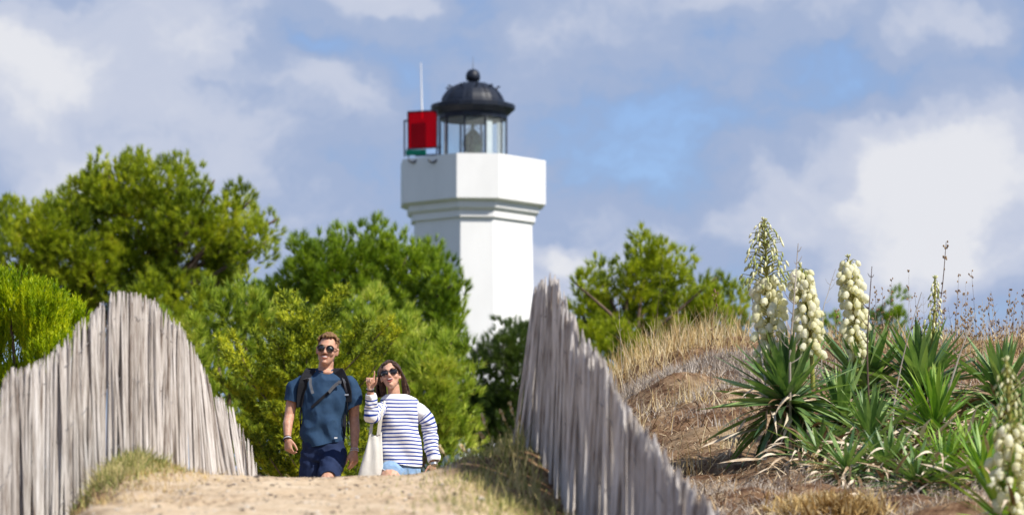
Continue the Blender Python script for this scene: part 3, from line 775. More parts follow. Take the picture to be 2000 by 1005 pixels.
def fence(plan, tops, label, pitch, hj, lean=None, wires=(), seed=1, group='chestnut paling fences along the path', back=0, wide=1.0):
    """plan: [(px, d)], tops: [(px, py)] silhouette of the slat tops"""
    rd = random.Random(seed)
    dense = []
    for i in range(len(plan) - 1):
        for j in range(60):
            t = j / 60; px = plan[i][0] * (1 - t) + plan[i + 1][0] * t; d = plan[i][1] * (1 - t) + plan[i + 1][1] * t
            dense.append((px, d))
    dense.append(plan[-1])
    pts = []
    tx = [a for a, b in tops]; ty = [b for a, b in tops]
    for px, d in dense: pts.append((px, P(px, float(np.interp(px, tx, ty)), d)))
    m0 = pts[len(pts) // 2][1]; org = Vector((m0.x, m0.y, gz(m0.x, m0.y)))
    root = empty('picket_fence', org, label, 'fence', group)
    acc = 0; step = pitch; last = pts[0][1]; low = 0; n = 0; line = []
    for (px, p) in pts[1:]:
        seg = (Vector((p.x, p.y, 0)) - Vector((last.x, last.y, 0))).length; acc += seg
        tg = Vector((p.x - last.x, p.y - last.y, 0)).normalized(); last = p
        line.append((p.copy(), tg.copy()))
        while acc > step:
            acc -= step; step = pitch * rd.uniform(.75, 1.3); low = low * .6 + rd.gauss(0, hj) * .8
            nrm = Vector((tg.y, -tg.x, 0))
            q = p + nrm * rd.uniform(-.012, .012) + nrm * (back * rd.choice((0, 1))); top = q.z - abs(rd.gauss(0, hj)) + low * .5
            o = bpy.data.objects.new('slat', SLATS[rd.randrange(len(SLATS))]); COL.objects.link(o); o.parent = root
            la = lean(px) if lean else 0
            rot = Matrix.Rotation(R(rd.gauss(0, 1.6)) + la, 4, 'Y') @ Matrix.Rotation(R(rd.gauss(0, 1.5)), 4, 'X') @ Matrix.Rotation(math.atan2(tg.y, tg.x) + R(rd.gauss(0, 13)), 4, 'Z')
            s = rd.uniform(.8, 1.25) * wide
            o.matrix_local = Matrix.Translation(Vector((q.x, q.y, top)) - org) @ rot @ Matrix.Diagonal((s, s, 1, 1)); n += 1
    for dz in wires:
        w = MB(); pp = []
        side = -1 if line[0][0].x < 0 else 1
        for i, (p, tg) in enumerate(line[::3]):
            z = p.z - dz + .008 * math.sin(i * 1.7)
            if z > gz(p.x, p.y) + .03:
                nrm = Vector((tg.y, -tg.x, 0)); nrm = nrm if nrm.x * -side > 0 else -nrm
                pp.append(Vector((p.x, p.y, z)) + nrm * (.019 + .004 * math.sin(i * 2.9)) - org)
        if len(pp) > 4:
            w.tube(pp, .0021, 5); w.build('wire', M['wire'], root)
    return root


TOPL = [(-120, 860), (-40, 790), (0, 762), (12, 735), (23, 713), (42, 712), (66, 704), (88, 693), (111, 676), (139, 642), (171, 615), (199, 590), (216, 568), (235, 564), (259, 569), (296, 581), (324, 611), (352, 640), (370, 676), (393, 714), (407, 760), (415, 785)]
fence([(-60, 17.15), (0, 17.45), (110, 18.0), (230, 18.7), (300, 19.3), (350, 19.8), (402, 20.4)], TOPL, 'tall weathered grey paling fence with a humped top along the left side of the path', .0115, .012, wires=(.14, .47, .82), seed=3,
      lean=lambda px: -R(8) * max(0, (px - 345) / 60) ** 1.3, back=.016)
fence([(404, 20.5), (430, 20.75), (462, 20.95), (500, 21.3)], [(404, 765), (415, 770), (435, 776), (458, 800), (472, 838), (486, 862), (496, 905), (505, 930)], 'short splayed row of leaning grey pales continuing the left fence over the crest', .019, .02, wires=(.12, .42), seed=8,
      lean=lambda px: -R(9) * max(0, min(1, (490 - px) / 80)) - R(1.5), back=.016)
TOPR = [(1030, 640), (1048, 580), (1053, 548), (1066, 539), (1094, 547), (1103, 592), (1114, 610), (1125, 624), (1135, 655), (1163, 679), (1192, 713), (1205, 748), (1236, 790), (1270, 843), (1318, 901), (1366, 958), (1395, 982), (1415, 1003), (1470, 1050)]
fence([(1056, 18.35), (1078, 18.15), (1096, 17.75), (1125, 17.0), (1192, 16.0), (1270, 15.2), (1366, 14.3), (1430, 13.7)], TOPR, 'weathered grey paling fence dropping steeply along the right side of the path', .0175, .03, wires=(.2, .55), seed=5,
      lean=lambda px: R(2.5) * max(0, (1100 - px) / 40), back=.014, wide=1.35)
# end of the fence: leaning pales at the far left edge
fence([(1046, 18.5), (1060, 18.32)], [(1040, 565), (1048, 552), (1060, 546)], 'few pales leaning outward at the far end of the right fence', .012, .02, seed=12, lean=lambda px: R(6.5))

# ------------------------------------------------------------------ yuccas


def leaf_mesh(droop, L=1.0, w=.034, seg=7, fold=.35, twist=0.0):
    """sword leaf of unit length along +Y, curving down"""
    V = []; Fc = []; y = z = 0; a = 0
    for i in range(seg + 1):
        t = i / seg; ww = w * (.75 + .9 * t * (1 - t) * 1.4) * (1 - t ** 3.2) + .001; tw = twist * t
        for s, f in ((-1, 1), (0, 0), (1, 1)):
            x = s * ww * math.cos(fold * (1 - .5 * t)); zz_ = f * ww * math.sin(fold * (1 - .5 * t))
            V.append((x * math.cos(tw) - zz_ * math.sin(tw), y, z + x * math.sin(tw) + zz_ * math.cos(tw)))
        a = droop * t; y += L / seg * math.cos(a); z -= L / seg * math.sin(a)
    for i in range(seg):
        for k in range(2):
            b = i * 3 + k; Fc.append((b, b + 1, b + 4, b + 3))
    m = MB(); m.add(V, Fc); me = m.mesh('leaf'); me.polygons.foreach_set('use_smooth', [True] * len(me.polygons)); return me


def leafset(mt, droops, w, **kw):
    r = []
    for d in droops:
        me = leaf_mesh(d, w=w, **kw); me.materials.append(mt); r.append(me)
    return r


LEAF = {'dark': leafset(M['yucca'], (.05, .15, .3, .6, .9), .033), 'bright': leafset(M['yucca_bright'], (.02, .1, .2, .45, .7), .030), 'dead': leafset(M['deadleaf'], (.8, 1.5, 2.1, .3), .026, twist=1.6)}


def add_leaf(root, me, at, direction, L, rd, name='leaf', wsc=1.0):
    d = Vector(direction).normalized(); up = Vector((0, 0, 1)); x = d.cross(up)
    x = x.normalized() if x.length > 1e-3 else Vector((1, 0, 0)); z = x.cross(d)
    m = Matrix((x, d, z)).transposed().to_4x4() @ Matrix.Rotation(rd.uniform(-.5, .5), 4, 'Y')
    o = bpy.data.objects.new(name, me); COL.objects.link(o); o.parent = root
    o.matrix_local = Matrix.Translation(at) @ m @ Matrix.Diagonal((wsc * L / .5 * .5 + wsc * .25, L, L, 1)); return o


def petal_mesh():
    m = MB(); n = 12
    prof = [(.002, 0), (.008, -.002), (.016, -.011), (.0225, -.025), (.0225, -.038), (.0165, -.051), (.0150, -.057)]
    rg = []
    for j, (r, z) in enumerate(prof):
        rg.append([((r * (1 + (.10 if k % 2 == 0 else -.10) * (j > 1))) * math.cos(2 * math.pi * k / n), (r * (1 + (.10 if k % 2 == 0 else -.10) * (j > 1))) * math.sin(2 * math.pi * k / n), z - (.006 if k % 2 == 0 and j > 4 else 0)) for k in range(n)])
    m.rings(rg, cap0=True, cap1=False); me = m.mesh('flower'); me.materials.append(M['petal']); me.polygons.foreach_set('use_smooth', [True] * len(me.polygons)); return me


def bud_mesh():
    m = MB(); m.rings([[(r * math.cos(2 * math.pi * k / 6), r * math.sin(2 * math.pi * k / 6), z) for k in range(6)] for r, z in ((.002, 0), (.0065, -.008), (.008, -.02), (.0055, -.034), (.0012, -.044))])
    me = m.mesh('bud'); me.materials.append(M['bud']); me.polygons.foreach_set('use_smooth', [True] * len(me.polygons)); return me


FLOWER, BUD = petal_mesh(), bud_mesh()


def flower_stalk(root, base, topp, full=(.0, .6), width=.12, nfl=75, seed=1, scale=1.0, bare=.12, budn=60, budlen=1.0, tipbend=0.0):
    """base, topp local points; full = range of the flowering part that is open bells"""
    rd = random.Random(seed); base = Vector(base); topp = Vector(topp); H = (topp - base).length
    pts = [base.lerp(topp, t) + Vector((math.sin(t * 3) * .012 + tipbend * t * t, 0, 0)) for t in np.linspace(0, 1, 9)]
    m = MB(); m.tube(pts, [.016 * (1 - .7 * i / 8) for i in range(9)], 8)

    def at(t):
        f = t * 8; i = min(7, int(f)); return pts[i].lerp(pts[i + 1], f - i)
    items = []

    def branch(t, ln, ang):
        p = at(t); e = p + Vector((math.cos(ang) * ln, math.sin(ang) * ln, ln * .45)); e2 = e + Vector((0, 0, -.012))
        m.tube([p, p.lerp(e, .6) + Vector((0, 0, .006)), e2], [.004, .003, .002], 4); return p, e2
    for i in range(nfl):
        t = bare + (1 - bare) * (full[0] + (full[1] - full[0]) * (i + rd.random()) / nfl); ang = i * 2.4 + rd.uniform(-.3, .3)
        prof = width * (.55 + .6 * math.sin(math.pi * min(1, max(0, (t - bare) / (1 - bare) / max(.01, full[1])) * .8 + .12)))
        ln = prof * rd.uniform(.3, .85); p, e = branch(t, ln, ang); items.append((FLOWER, 'flower', e, rd.uniform(.7, 1.15) * scale, rd.uniform(-.1, .8), ang))
    for i in range(budn):
        lo = full[1] * .82; u = (i + rd.random()) / budn; t = bare + (1 - bare) * (lo + (1 - lo) * u); ang = i * 2.4 + 1.0
        ln = (width * 1.15 * (1 - u) ** .6 + .010) * rd.uniform(.5, 1.05) * budlen; p, e = branch(min(t, .995), ln, ang); items.append((BUD, 'bud', e, rd.uniform(.8, 1.2) * scale * (1 - .35 * u), rd.uniform(0, .7), ang))
    for i in range(6): items.append((BUD, 'bud', at(1.0), .7 * scale, rd.uniform(2.0, 3.0), i * 1.05))
    st = m.build('flower_stalk', M['stalk'], root)
    for me, nm, p, s, tilt, ang in items:
        o = bpy.data.objects.new(nm, me); COL.objects.link(o); o.parent = st
        o.matrix_local = Matrix.Translation(p) @ Matrix.Rotation(ang, 4, 'Z') @ Matrix.Rotation(-tilt, 4, 'Y') @ Matrix.Diagonal((s, s, s, 1))
    return st


def yucca(px, py, D, L, n, kind, label, seed, elev=(-50, 85), dead=10, axis=(0, 0, 1), az=None, wsc=1.0, name='yucca_plant', group='yuccas growing on the dune slope'):
    """rosette centre seen at pixel px,py"""
    rd = random.Random(seed); c = P(px, py, D); g = gz(c.x, c.y) - .03
    org = Vector((c.x, c.y, g)); root = empty(name, org, label, 'yucca', group); h = max(.02, c.z - g); loc = Vector((0, 0, h))
    m = MB(); m.tube([(0, 0, -.05), (.01, 0, h * .5), (0, 0, h + .02)], [.055, .05, .035], 8); m.build('trunk', M['bark'], root)
    A = Vector(axis).normalized(); q = Vector((0, 0, 1)).rotation_difference(A)
    for i in range(n):
        t = (i + .5) / n; e = elev[1] + (elev[0] - elev[1]) * t ** 1.1; e = R(e + rd.uniform(-7, 7)); a = i * 2.39996 + rd.uniform(-.2, .2)
        if az: a = az[0] + (az[1] - az[0]) * rd.random()
        d = q @ Vector((math.cos(e) * math.cos(a), math.cos(e) * math.sin(a), math.sin(e)))
        ms = LEAF[kind]; k = min(len(ms) - 1, int(t * 3.2 + rd.random() * 1.6)); LL = L * rd.uniform(.82, 1.1) * (.75 + .3 * min(1, t * 2.5))
        add_leaf(root, ms[k], loc + A * (.07 * (1 - t)) + d * .02, d, LL, rd, wsc=wsc)
    for i in range(int(dead * 2.0)):
        a = rd.uniform(0, 6.28); e = R(rd.uniform(-60, 35)); a = rd.gauss(-1.57, 1.2); d = Vector((math.cos(e) * math.cos(a), math.cos(e) * math.sin(a), math.sin(e)))
        add_leaf(root, LEAF['dead'][rd.randrange(4)], loc + Vector((0, 0, .02 - rd.random() * h * .4)) + d * rd.uniform(.03, .26) + Vector((rd.uniform(-.12, .12), 0, rd.uniform(-.06, .08))), (d + Vector((rd.gauss(0, .4), 0, rd.gauss(0, .3)))).normalized(), L * rd.uniform(.5, .95), rd, wsc=.9)
    return root


def loc(root, px, py, d): return P(px, py, d) - root.location


yA = yucca(1540, 800, 23.50, .56, 150, 'dark', 'large dark green yucca rosette at the left with two flower stalks', 1, elev=(-62, 84), dead=24, axis=(-.12, -.25, 1))
flower_stalk(yA, loc(yA, 1502, 745, 23.60), loc(yA, 1491, 432, 23.60), full=(0, .60), width=.115, nfl=88, seed=2, bare=.13, budn=150, budlen=1.35, scale=1.08)
flower_stalk(yA, loc(yA, 1588, 760, 23.40), loc(yA, 1571, 520, 23.40), full=(0, .97), width=.10, nfl=120, seed=5, bare=.30, budn=14, budlen=.6, tipbend=-.03)
yB = yucca(1690, 775, 24.50, .50, 110, 'dark', 'dark yucca clump behind the centre with the middle cream flower stalk', 21, elev=(-10, 86), dead=10)
flower_stalk(yB, loc(yB, 1674, 730, 24.30), loc(yB, 1662, 503, 24.30), full=(0, .97), width=.092, nfl=120, seed=9, bare=.16, budn=14, budlen=.6, tipbend=-.02)
yC = yucca(1800, 775, 24.30, .52, 110, 'dark', 'dark upright yucca at the back right with a budding green stalk', 31, elev=(0, 88), dead=8)
flower_stalk(yC, loc(yC, 1813, 745, 24.20), loc(yC, 1826, 545, 24.20), full=(0, 0), width=.055, nfl=0, seed=10, bare=.4, budn=46, scale=1.05)
yD = yucca(1702, 875, 23.00, .42, 95, 'dark', 'low front yucca rosette with upright narrow leaves in the middle of the clump', 41, elev=(-45, 84), dead=22, axis=(-.1, -.25, 1), wsc=.8)
yE = yucca(1828, 850, 23.10, .44, 85, 'bright', 'brightest light green yucca fan standing in the middle right', 51, elev=(20, 87), dead=20, wsc=.8)
yF = yucca(1900, 925, 22.20, .48, 100, 'bright', 'low spreading yucca at the bottom right with drooping pale leaves', 61, elev=(-25, 60), dead=16, axis=(-.15, -.2, 1), wsc=.8)
yG = yucca(1960, 790, 24.30, .50, 95, 'dark', 'dark yucca at the right edge behind the blurred flower stalk', 71, elev=(-20, 85), dead=8)
yH = yucca(1645, 830, 23.80, .46, 85, 'dark', 'yucca rosette between the big left rosette and the middle flower stalk', 81, elev=(-30, 80), dead=14, wsc=.9)
yI = yucca(1745, 915, 21.90, 0.42, 70, 'dark', 'half dead yucca at the foot of the clump with a skirt of dry leaves', 91, elev=(-60, 20), dead=64, wsc=.8)
yK = yucca(1805, 905, 21.80, 0.42, 60, 'bright', 'ragged yucca base with crossing pale and dry leaves below the bright fan', 95, elev=(-50, 30), dead=60, wsc=.75)
yL = yucca(1735, 938, 21.20, 0.38, 70, 'dark', 'lowest front yucca rosette with leaves spilling to the sand', 111, elev=(-30, 70), dead=34, axis=(0, -.3, 1), wsc=.8)
yM = yucca(1850, 945, 20.90, 0.38, 60, 'bright', 'pale low arching yucca at the bottom, right of the lowest front rosette', 121, elev=(-20, 70), dead=24, axis=(-.2, -.2, 1), wsc=.75)
yN = yucca(1600, 905, 22.7, .36, 46, 'dark', 'small yucca hidden under the right side of the big left rosette', 131, elev=(-40, 60), dead=50, wsc=.8)
yO = yucca(1790, 958, 20.20, 0.34, 60, 'dark', 'dark low yucca at the bottom below the ragged base', 141, elev=(-20, 60), dead=30, axis=(-.1, -.3, 1), wsc=.7)
yP = yucca(1925, 950, 20.10, 0.38, 80, 'bright', 'pale spreading yucca at the bottom just left of the blurred flower stalk', 151, elev=(-20, 65), dead=20, axis=(-.2, -.2, 1), wsc=.7)
yQ = yucca(1985, 880, 22.6, .44, 80, 'dark', 'dark yucca at the right edge below the topmost right one', 161, elev=(-20, 75), dead=26, wsc=.7)
yR = yucca(1655, 935, 21.0, .33, 60, 'dark', 'dark low rosette behind the crisp beige weeds', 171, elev=(-30, 65), dead=30, axis=(-.1, -.3, 1), wsc=.7)
yJ = yucca(1965, 1040, 17.0, .40, 46, 'bright', 'nearest yucca at the bottom right corner under the blurred cream flower stalk', 101, elev=(-10, 85), dead=6, wsc=.8)
flower_stalk(yJ, loc(yJ, 1975, 1030, 16.9), loc(yJ, 1965, 705, 16.9), full=(0, .62), width=.10, nfl=85, seed=15, bare=.02, budn=60, budlen=.8, scale=.9)

# dead stalks and twigs among the yuccas


def twig(name, pts, rad, m, label, cat, branches=0, seed=0, seeds=0, blen=.12, group=None):
    rd = random.Random(seed); W = [P(*p) for p in pts]; b = W[0]; g = gz(b.x, b.y); org = Vector((b.x, b.y, g - .02))
    root = empty(name, org, label, cat, group); L_ = [Vector((0, 0, 0))] + [w - org for w in W]
    m1 = MB(); cm = [Vector(q) for q in catmull(L_, 16)]; m1.tube(cm, [rad * (1 - .75 * i / 16) for i in range(17)], 6)
    sd = MB()
    for i in range(branches):
        t = rd.uniform(.35, .98); k = int(t * 16); p = cm[k]; a = rd.choice((0, math.pi)) + rd.uniform(-.8, .8); l = blen * rd.uniform(.4, 1) * (1.25 - t)
        e = p + Vector((math.cos(a) * l, math.sin(a) * l * .6, l * rd.uniform(.6, 1.3))); m1.tube([p, p.lerp(e, .5) + Vector((0, 0, -.01)), e], [rad * .4, rad * .3, rad * .14], 4)
        for j in range(seeds): sd.ell(p.lerp(e, rd.uniform(.5, 1)) + Vector([rd.uniform(-.006, .006) for _ in range(3)]), [rd.uniform(.004, .008)] * 2 + [.009], n=5, m=3)
    if seeds:
        for j in range(seeds * 4):
            k = rd.randrange(9, 17); sd.ell(cm[k] + Vector([rd.uniform(-.012, .012) for _ in range(3)]), (.006, .006, .010), n=5, m=3)
    m1.build('stem', m, root)
    if seeds: tag(sd.build('seed_head', M['seed'], root), kind='stuff')
    return root


twig('dead_stalk', [(1543, 700, 23.3), (1550, 600, 23.3), (1559, 475, 23.3)], .011, M['deadstalk'], 'pale grey bare branched stalk between the two left flower stalks', 'dead stalk', branches=16, seed=1)
twig('dead_stalk', [(1700, 840, 23.0), (1694, 680, 23.0), (1703, 520, 23.0)], .010, M['darkstalk'], 'thin brown leaning stalk just right of the middle flower stalk', 'dead stalk', branches=10, seed=2)
twig('dead_stalk', [(1745, 800, 23.4), (1768, 680, 23.4), (1800, 570, 23.4)], .008, M['deadstalk'], 'grey stalk leaning right between the middle and budding stalks', 'dead stalk', branches=4, seed=3)
twig('dead_stalk', [(1845, 800, 23.1), (1872, 700, 23.1), (1905, 610, 23.2)], .011, M['deadstalk'], 'pale grey stalk leaning right beside the bright yucca fan', 'dead stalk', branches=3, seed=4)
twig('dead_stalk', [(1815, 700, 24.8), (1838, 580, 24.8), (1848, 472, 24.8)], .008, M['darkstalk'], 'tall dark brown seed stalk just behind the budding green stalk', 'dead stalk', branches=14, seed=5, seeds=2, blen=.10)
twig('dead_stalk', [(1605, 640, 23.9), (1618, 570, 23.9), (1632, 525, 23.9)], .005, M['deadstalk'], 'fine grey twig rising right of the second flower stalk', 'dead stalk', branches=5, seed=6)
twig('dead_stalk', [(1496, 760, 23.4), (1478, 640, 23.6), (1466, 560, 23.6)], .010, M['deadstalk'], 'grey stalk leaning left of the leftmost flower stalk', 'dead stalk', branches=0, seed=7)
# slack stalks low in the clump
for i, (a, b, lb) in enumerate([((1770, 850), (1865, 905), 'pale broken stalk lying across the middle of the yucca clump'), ((1760, 905), (1715, 985), 'dry pale stalk hanging at the foot of the half dead yucca'), ((1868, 950), (1800, 880), 'grey stick crossing under the bright yucca fan')]):
    m = MB(); p0, p1 = P(*a, 23.7), P(*b, 23.6); m.tube([p0 - p0, (p1 - p0) * .5 + Vector((0, 0, .02)), p1 - p0], [.010, .009, .005], 6)
    tag(m.build('dead_stick', M['deadleaf'], loc=p0), lb, 'dry stick')

# ------------------------------------------------------------------ weeds and grasses


def weed(px, top, d, seed, label, m='darkstalk', dx=0, h=None, seeds=3, br=7):
    base = P(px, top, d); g = gz(base.x, d)
    pyb = 1245 - (g - EYE) / d * F
    return twig('dry_weed', [(px - dx * .5, (pyb * .8 + top * .2), d), (px - dx * .2, (pyb + top) / 2, d), (px + dx * .5, top, d)], .0035, M[m], label, 'dry weed', branches=br, seed=seed, seeds=seeds, blen=.10, group='dry seed stalks along the ridge')


for i, (px, top, d, dx, lb) in enumerate([
    (1775, 528, 30, 0, 'dry weed with a dense upright seed head left of the budding yucca stalk'), (1738, 545, 31, 8, 'thin dry weed just right of the brown leaning stalk'),
    (1868, 538, 30, 10, 'dry weed leaning right just beyond the tall dark seed stalk'), (1886, 552, 31, 0, 'dry weed with scattered seeds right of the tall dark seed stalk'),
    (1903, 527, 30, -12, 'tallest dry seed weed on the right part of the ridge'), (1932, 575, 31, 0, 'short dry weed between the tallest ridge weed and the drooping one'),
    (1967, 568, 30, 16, 'dry weed with a drooping brown seed head near the right edge'), (1978, 584, 29, 8, 'dry weed with a dark seed spike beside the drooping one'),
    (1998, 568, 30, 0, 'dry weed cut by the right edge of the picture'), (1212, 575, 28, -10, 'single dry stem rising above the grass near the right fence'),
    (1282, 535, 28, 18, 'long thin bent stem standing above the dry grass in front of the pine'), (1392, 568, 29, 8, 'dry weed above the grass in front of the small pine top'),
    (1840, 600, 29, 6, 'low dry weed behind the budding yucca stalk'), (1712, 560, 30, -6, 'faint dry weed in front of the sky right of the middle flower stalk'), (1632, 600, 30, 4, 'short dry weed between the second and third flower stalks')]):
    weed(px, top, d, 40 + i, lb, m='darkstalk' if i % 3 else 'deadstalk', dx=dx, seeds=0 if i in (9, 10) else 3, br=3 if i in (9, 10) else 8)

rw = random.Random(77)
for i in range(46):
    px = rw.choice((rw.uniform(1700, 2000), rw.uniform(1840, 2000), rw.uniform(1590, 1800))); top = rw.uniform(560, 632)
    weed(px, top, rw.uniform(29.5, 32.5), 200 + i, 'thin dry seed stalk among many on the ridge behind the yuccas', m=rw.choice(('darkstalk', 'deadstalk', 'drygrass')), dx=rw.uniform(-16, 16), seeds=rw.choice((0, 2, 3)), br=rw.randint(4, 9))


def blades(name, x, y, h, w, m, lean=.35, label=None, cat=None, curl=.5, z=None, parent=None, flat=0.0):
    n = len(x); z = ground_z(x, y) - .01 if z is None else z
    az = rng.random(n) * 2 * np.pi; ln = np.abs(rng.normal(size=n)) * lean + .05
    d = np.stack([np.cos(az) * ln, np.sin(az) * ln, np.full(n, 1.0 - flat)], 1); d = unit(d)
    sa = rng.random(n) * np.pi; s = np.stack([np.cos(sa), np.sin(sa), np.zeros(n)], 1) * (w / 2)[:, None]
    b = np.stack([x, y, z], 1); o = np.stack([np.cos(az), np.sin(az), np.zeros(n)], 1) * (ln * curl * h)[:, None]
    p1 = b + d * (h * .4)[:, None]; p2 = b + d * (h * .75)[:, None] + o * .3; p3 = b + d * h[:, None] + o * .75 - np.array([0, 0, .12]) * (h * ln)[:, None]
    V = np.stack([b - s, b + s, p1 + s * .85, p1 - s * .85, p2 + s * .55, p2 - s * .55, p3 + s * .1, p3 - s * .1], 1).reshape(-1, 3)
    k = np.arange(n)[:, None] * 8
    Q = np.concatenate([k + [0, 1, 2, 3], k + [3, 2, 4, 5], k + [5, 4, 6, 7]], 0)
    o = link(name, mesh_np(name, V, Q), m, parent); tag(o, label, cat, kind='stuff'); return o


def clumped(n, x0, x1, y0, y1, ncl, sig):
    cx = rng.uniform(x0, x1, ncl); cy = rng.uniform(y0, y1, ncl); i = rng.integers(0, ncl, n)
    return cx[i] + rng.normal(size=n) * sig, cy[i] + rng.normal(size=n) * sig


def pxr(px, y): return (px - 1000) / F * y


# ridge grass
n = 7000; y = rng.uniform(31.8, 35.5, n); px = rng.uniform(1180, 2060, n); dn = vnoise(px / 35, y * 1.5, 21) + .5
k = rng.random(n) < dn * 1.1; x, y = pxr(px[k], y[k]), y[k]; h = rng.uniform(.06, .30, len(x)) * (.6 + .9 * (vnoise(x * 3, y, 22) + .5)) * np.interp(x, [.8, 2.0, 2.6], [1.2, 1.1, .9])
blades('ridge_grass', x, y, h, np.full(len(x), .007), M['drygrass'], lean=.35, label='tangle of dry straw grass along the top of the dune ridge', cat='grass')
# tall straw grass at the left end of the ridge
n = 900; y = rng.uniform(30.6, 34.3, n); px = rng.uniform(1190, 1450, n); x = pxr(px, y); k = rng.random(n) < (vnoise(x * 4, y * 2, 23) + .75); x, y = x[k], y[k]
blades('straw_grass', x, y, rng.uniform(.12, .58, len(x)) * rng.uniform(.6, 1, len(x)), np.full(len(x), .0045), M['drygrass'], lean=.3, label='tall golden straw grass at the left end of the ridge beside the fence', cat='grass')
# grey matted grass below
x, y = clumped(7500, .8, 2.4, 28.6, 31.5, 22, .17)
blades('matted_grass', x, y, rng.uniform(.04, .15, len(x)), np.full(len(x), .007), M['greygrass'], lean=1.0, label='matted grey dry grass just below the ridge grass', cat='grass')
x, y = clumped(4200, .7, 5.2, 20, 31, 40, .16)
blades('slope_grass', x, y, rng.uniform(.03, .14, len(x)), np.full(len(x), .006), M['greygrass'], lean=1.0, label='scattered low dry tufts over the brown dune slope', cat='grass')
x, y = clumped(420, .8, 2.6, 22, 29, 11, .13)
blades('yellow_tufts', x, y, rng.uniform(.08, .3, len(x)), np.full(len(x), .006), M['drygrass'], lean=.3, label='thin yellow grass tufts on the brown slope between fence and yuccas', cat='grass')
# litter on the slope
n = 56000; y = rng.uniform(18.5, 34.5, n); x = pxr(rng.uniform(1080, 2050, n), y)
blades('needle_litter', x, y, rng.uniform(.05, .19, n), np.full(n, .009), M['litter'], lean=2.6, flat=.93, label='brown pine needle and twig litter covering the dune slope', cat='litter', curl=.1)
n = 2600; y = rng.uniform(19, 34, n); x = pxr(rng.uniform(1150, 2050, n), y)
blades('fallen_twigs', x, y, rng.uniform(.12, .38, n), np.full(n, .008), M['deadleaf'], lean=2.2, flat=.9, label='pale broken twigs and stalks strewn on the dune slope', cat='twigs', curl=.2)
# verge beside left fence
n = 5200; cx, cy = rng.normal(-1.93, .11, n), rng.normal(18.1, .6, n); k = (cy < 19.4) & (cx > -2.2)
cx, cy = cx[k], cy[k]; hh = rng.uniform(.02, .075, len(cx)) * (.5 + 1.2 * (vnoise(cx * 9, cy * 5, 31) + .5)) * np.clip(1.25 - np.abs(cx + 1.97) * 2.2, .3, 1) * np.clip(1.4 - np.abs(cy - 18.2) * .45, .35, 1.2)
blades('verge_grass', cx, cy, hh, np.full(len(cx), .006), M['greengrass'], lean=.95, label='green and straw grass tuft at the foot of the left fence', cat='grass')
n = 2600; cx, cy = rng.normal(-1.8, .2, n), rng.uniform(14.5, 19.3, n)
blades('verge_straw', cx, cy, rng.uniform(.02, .07, n), np.full(n, .004), M['drygrass'], lean=1.1, label='low dry straw along the left edge of the sandy path', cat='grass')
# mound beside right fence
n = 1900; cx, cy = rng.normal(.02, .17, n), rng.normal(18.2, .7, n); k = (cx < .42) & (cy < 19.8) & (cx < np.interp(cy, [15, 17, 18.3, 19.5], [.42, .2, .06, .1])) & (cx > -.42); cx, cy = cx[k], cy[k]
blades('mound_straw', cx, cy, rng.uniform(.02, .19, len(cx)) * np.clip(1.1 - np.abs(cx - .05) * 2.6, .12, 1.1), np.full(len(cx), .005), M['greengrass'], lean=.4, label='golden dry grass on the mound at the foot of the right fence', cat='grass')
n = 3000; cx, cy = rng.normal(.0, .2, n), rng.uniform(14, 19, n); k = cx < .5; cx, cy = cx[k], cy[k]
blades('mound_green', cx, cy, rng.uniform(.02, .09, len(cx)), np.full(len(cx), .005), M['greengrass'], lean=.8, label='low green and brown ground cover along the right edge of the path', cat='grass')
for i, (px, top, d, dx, lb) in enumerate([(940, 808, 18.6, -18, 'golden seed stem leaning left on the mound beside the right fence'), (938, 845, 18.4, -6, 'short golden seed stem at the left of the mound'), (995, 785, 18.5, -10, 'tallest golden seed stem on the mound beside the right fence'),
                                           (978, 800, 18.5, -4, 'upright golden seed stem in the middle of the mound grass'), (1017, 812, 18.4, 6, 'seed stem touching the far end of the right fence'), (900, 868, 18.9, -22, 'low bent seed stem leaning over the crest of the path'), (858, 870, 19.0, -14, 'thin bent straw at the crest next to the woman')]):
    b = P(px + (30 if dx < 0 else 0) * (1 if i != 3 else .4), top, d); g = gz(b.x, d); pyb = 1245 - (g - EYE) / d * F
    w0 = px + (28 if dx < 0 else -8)
    r = twig('grass_stem', [(w0, pyb - 6, d), ((w0 + px) / 2, (pyb + top) / 2 - 6, d), (px, top, d)], .0022, M['drygrass'], lb, 'grass stem', branches=0, seed=60 + i, seeds=0, group='seeding grass stems on the right mound')
    sd = MB(); rd = random.Random(i)
    for j in range(14):
        t = j / 13; c = Vector(P(px + (w0 - px) * .22 * t, top + (pyb - top) * .22 * t, d)) - r.location
        sd.ell(c + Vector((rd.uniform(-.006, .006), rd.uniform(-.006, .006), 0)), (.006, .006, .009), n=5, m=3)
    tag(sd.build('seed_head', M['drygrass'], r), kind='stuff')
# foliage-like dry weeds at the bottom of the yucca clump


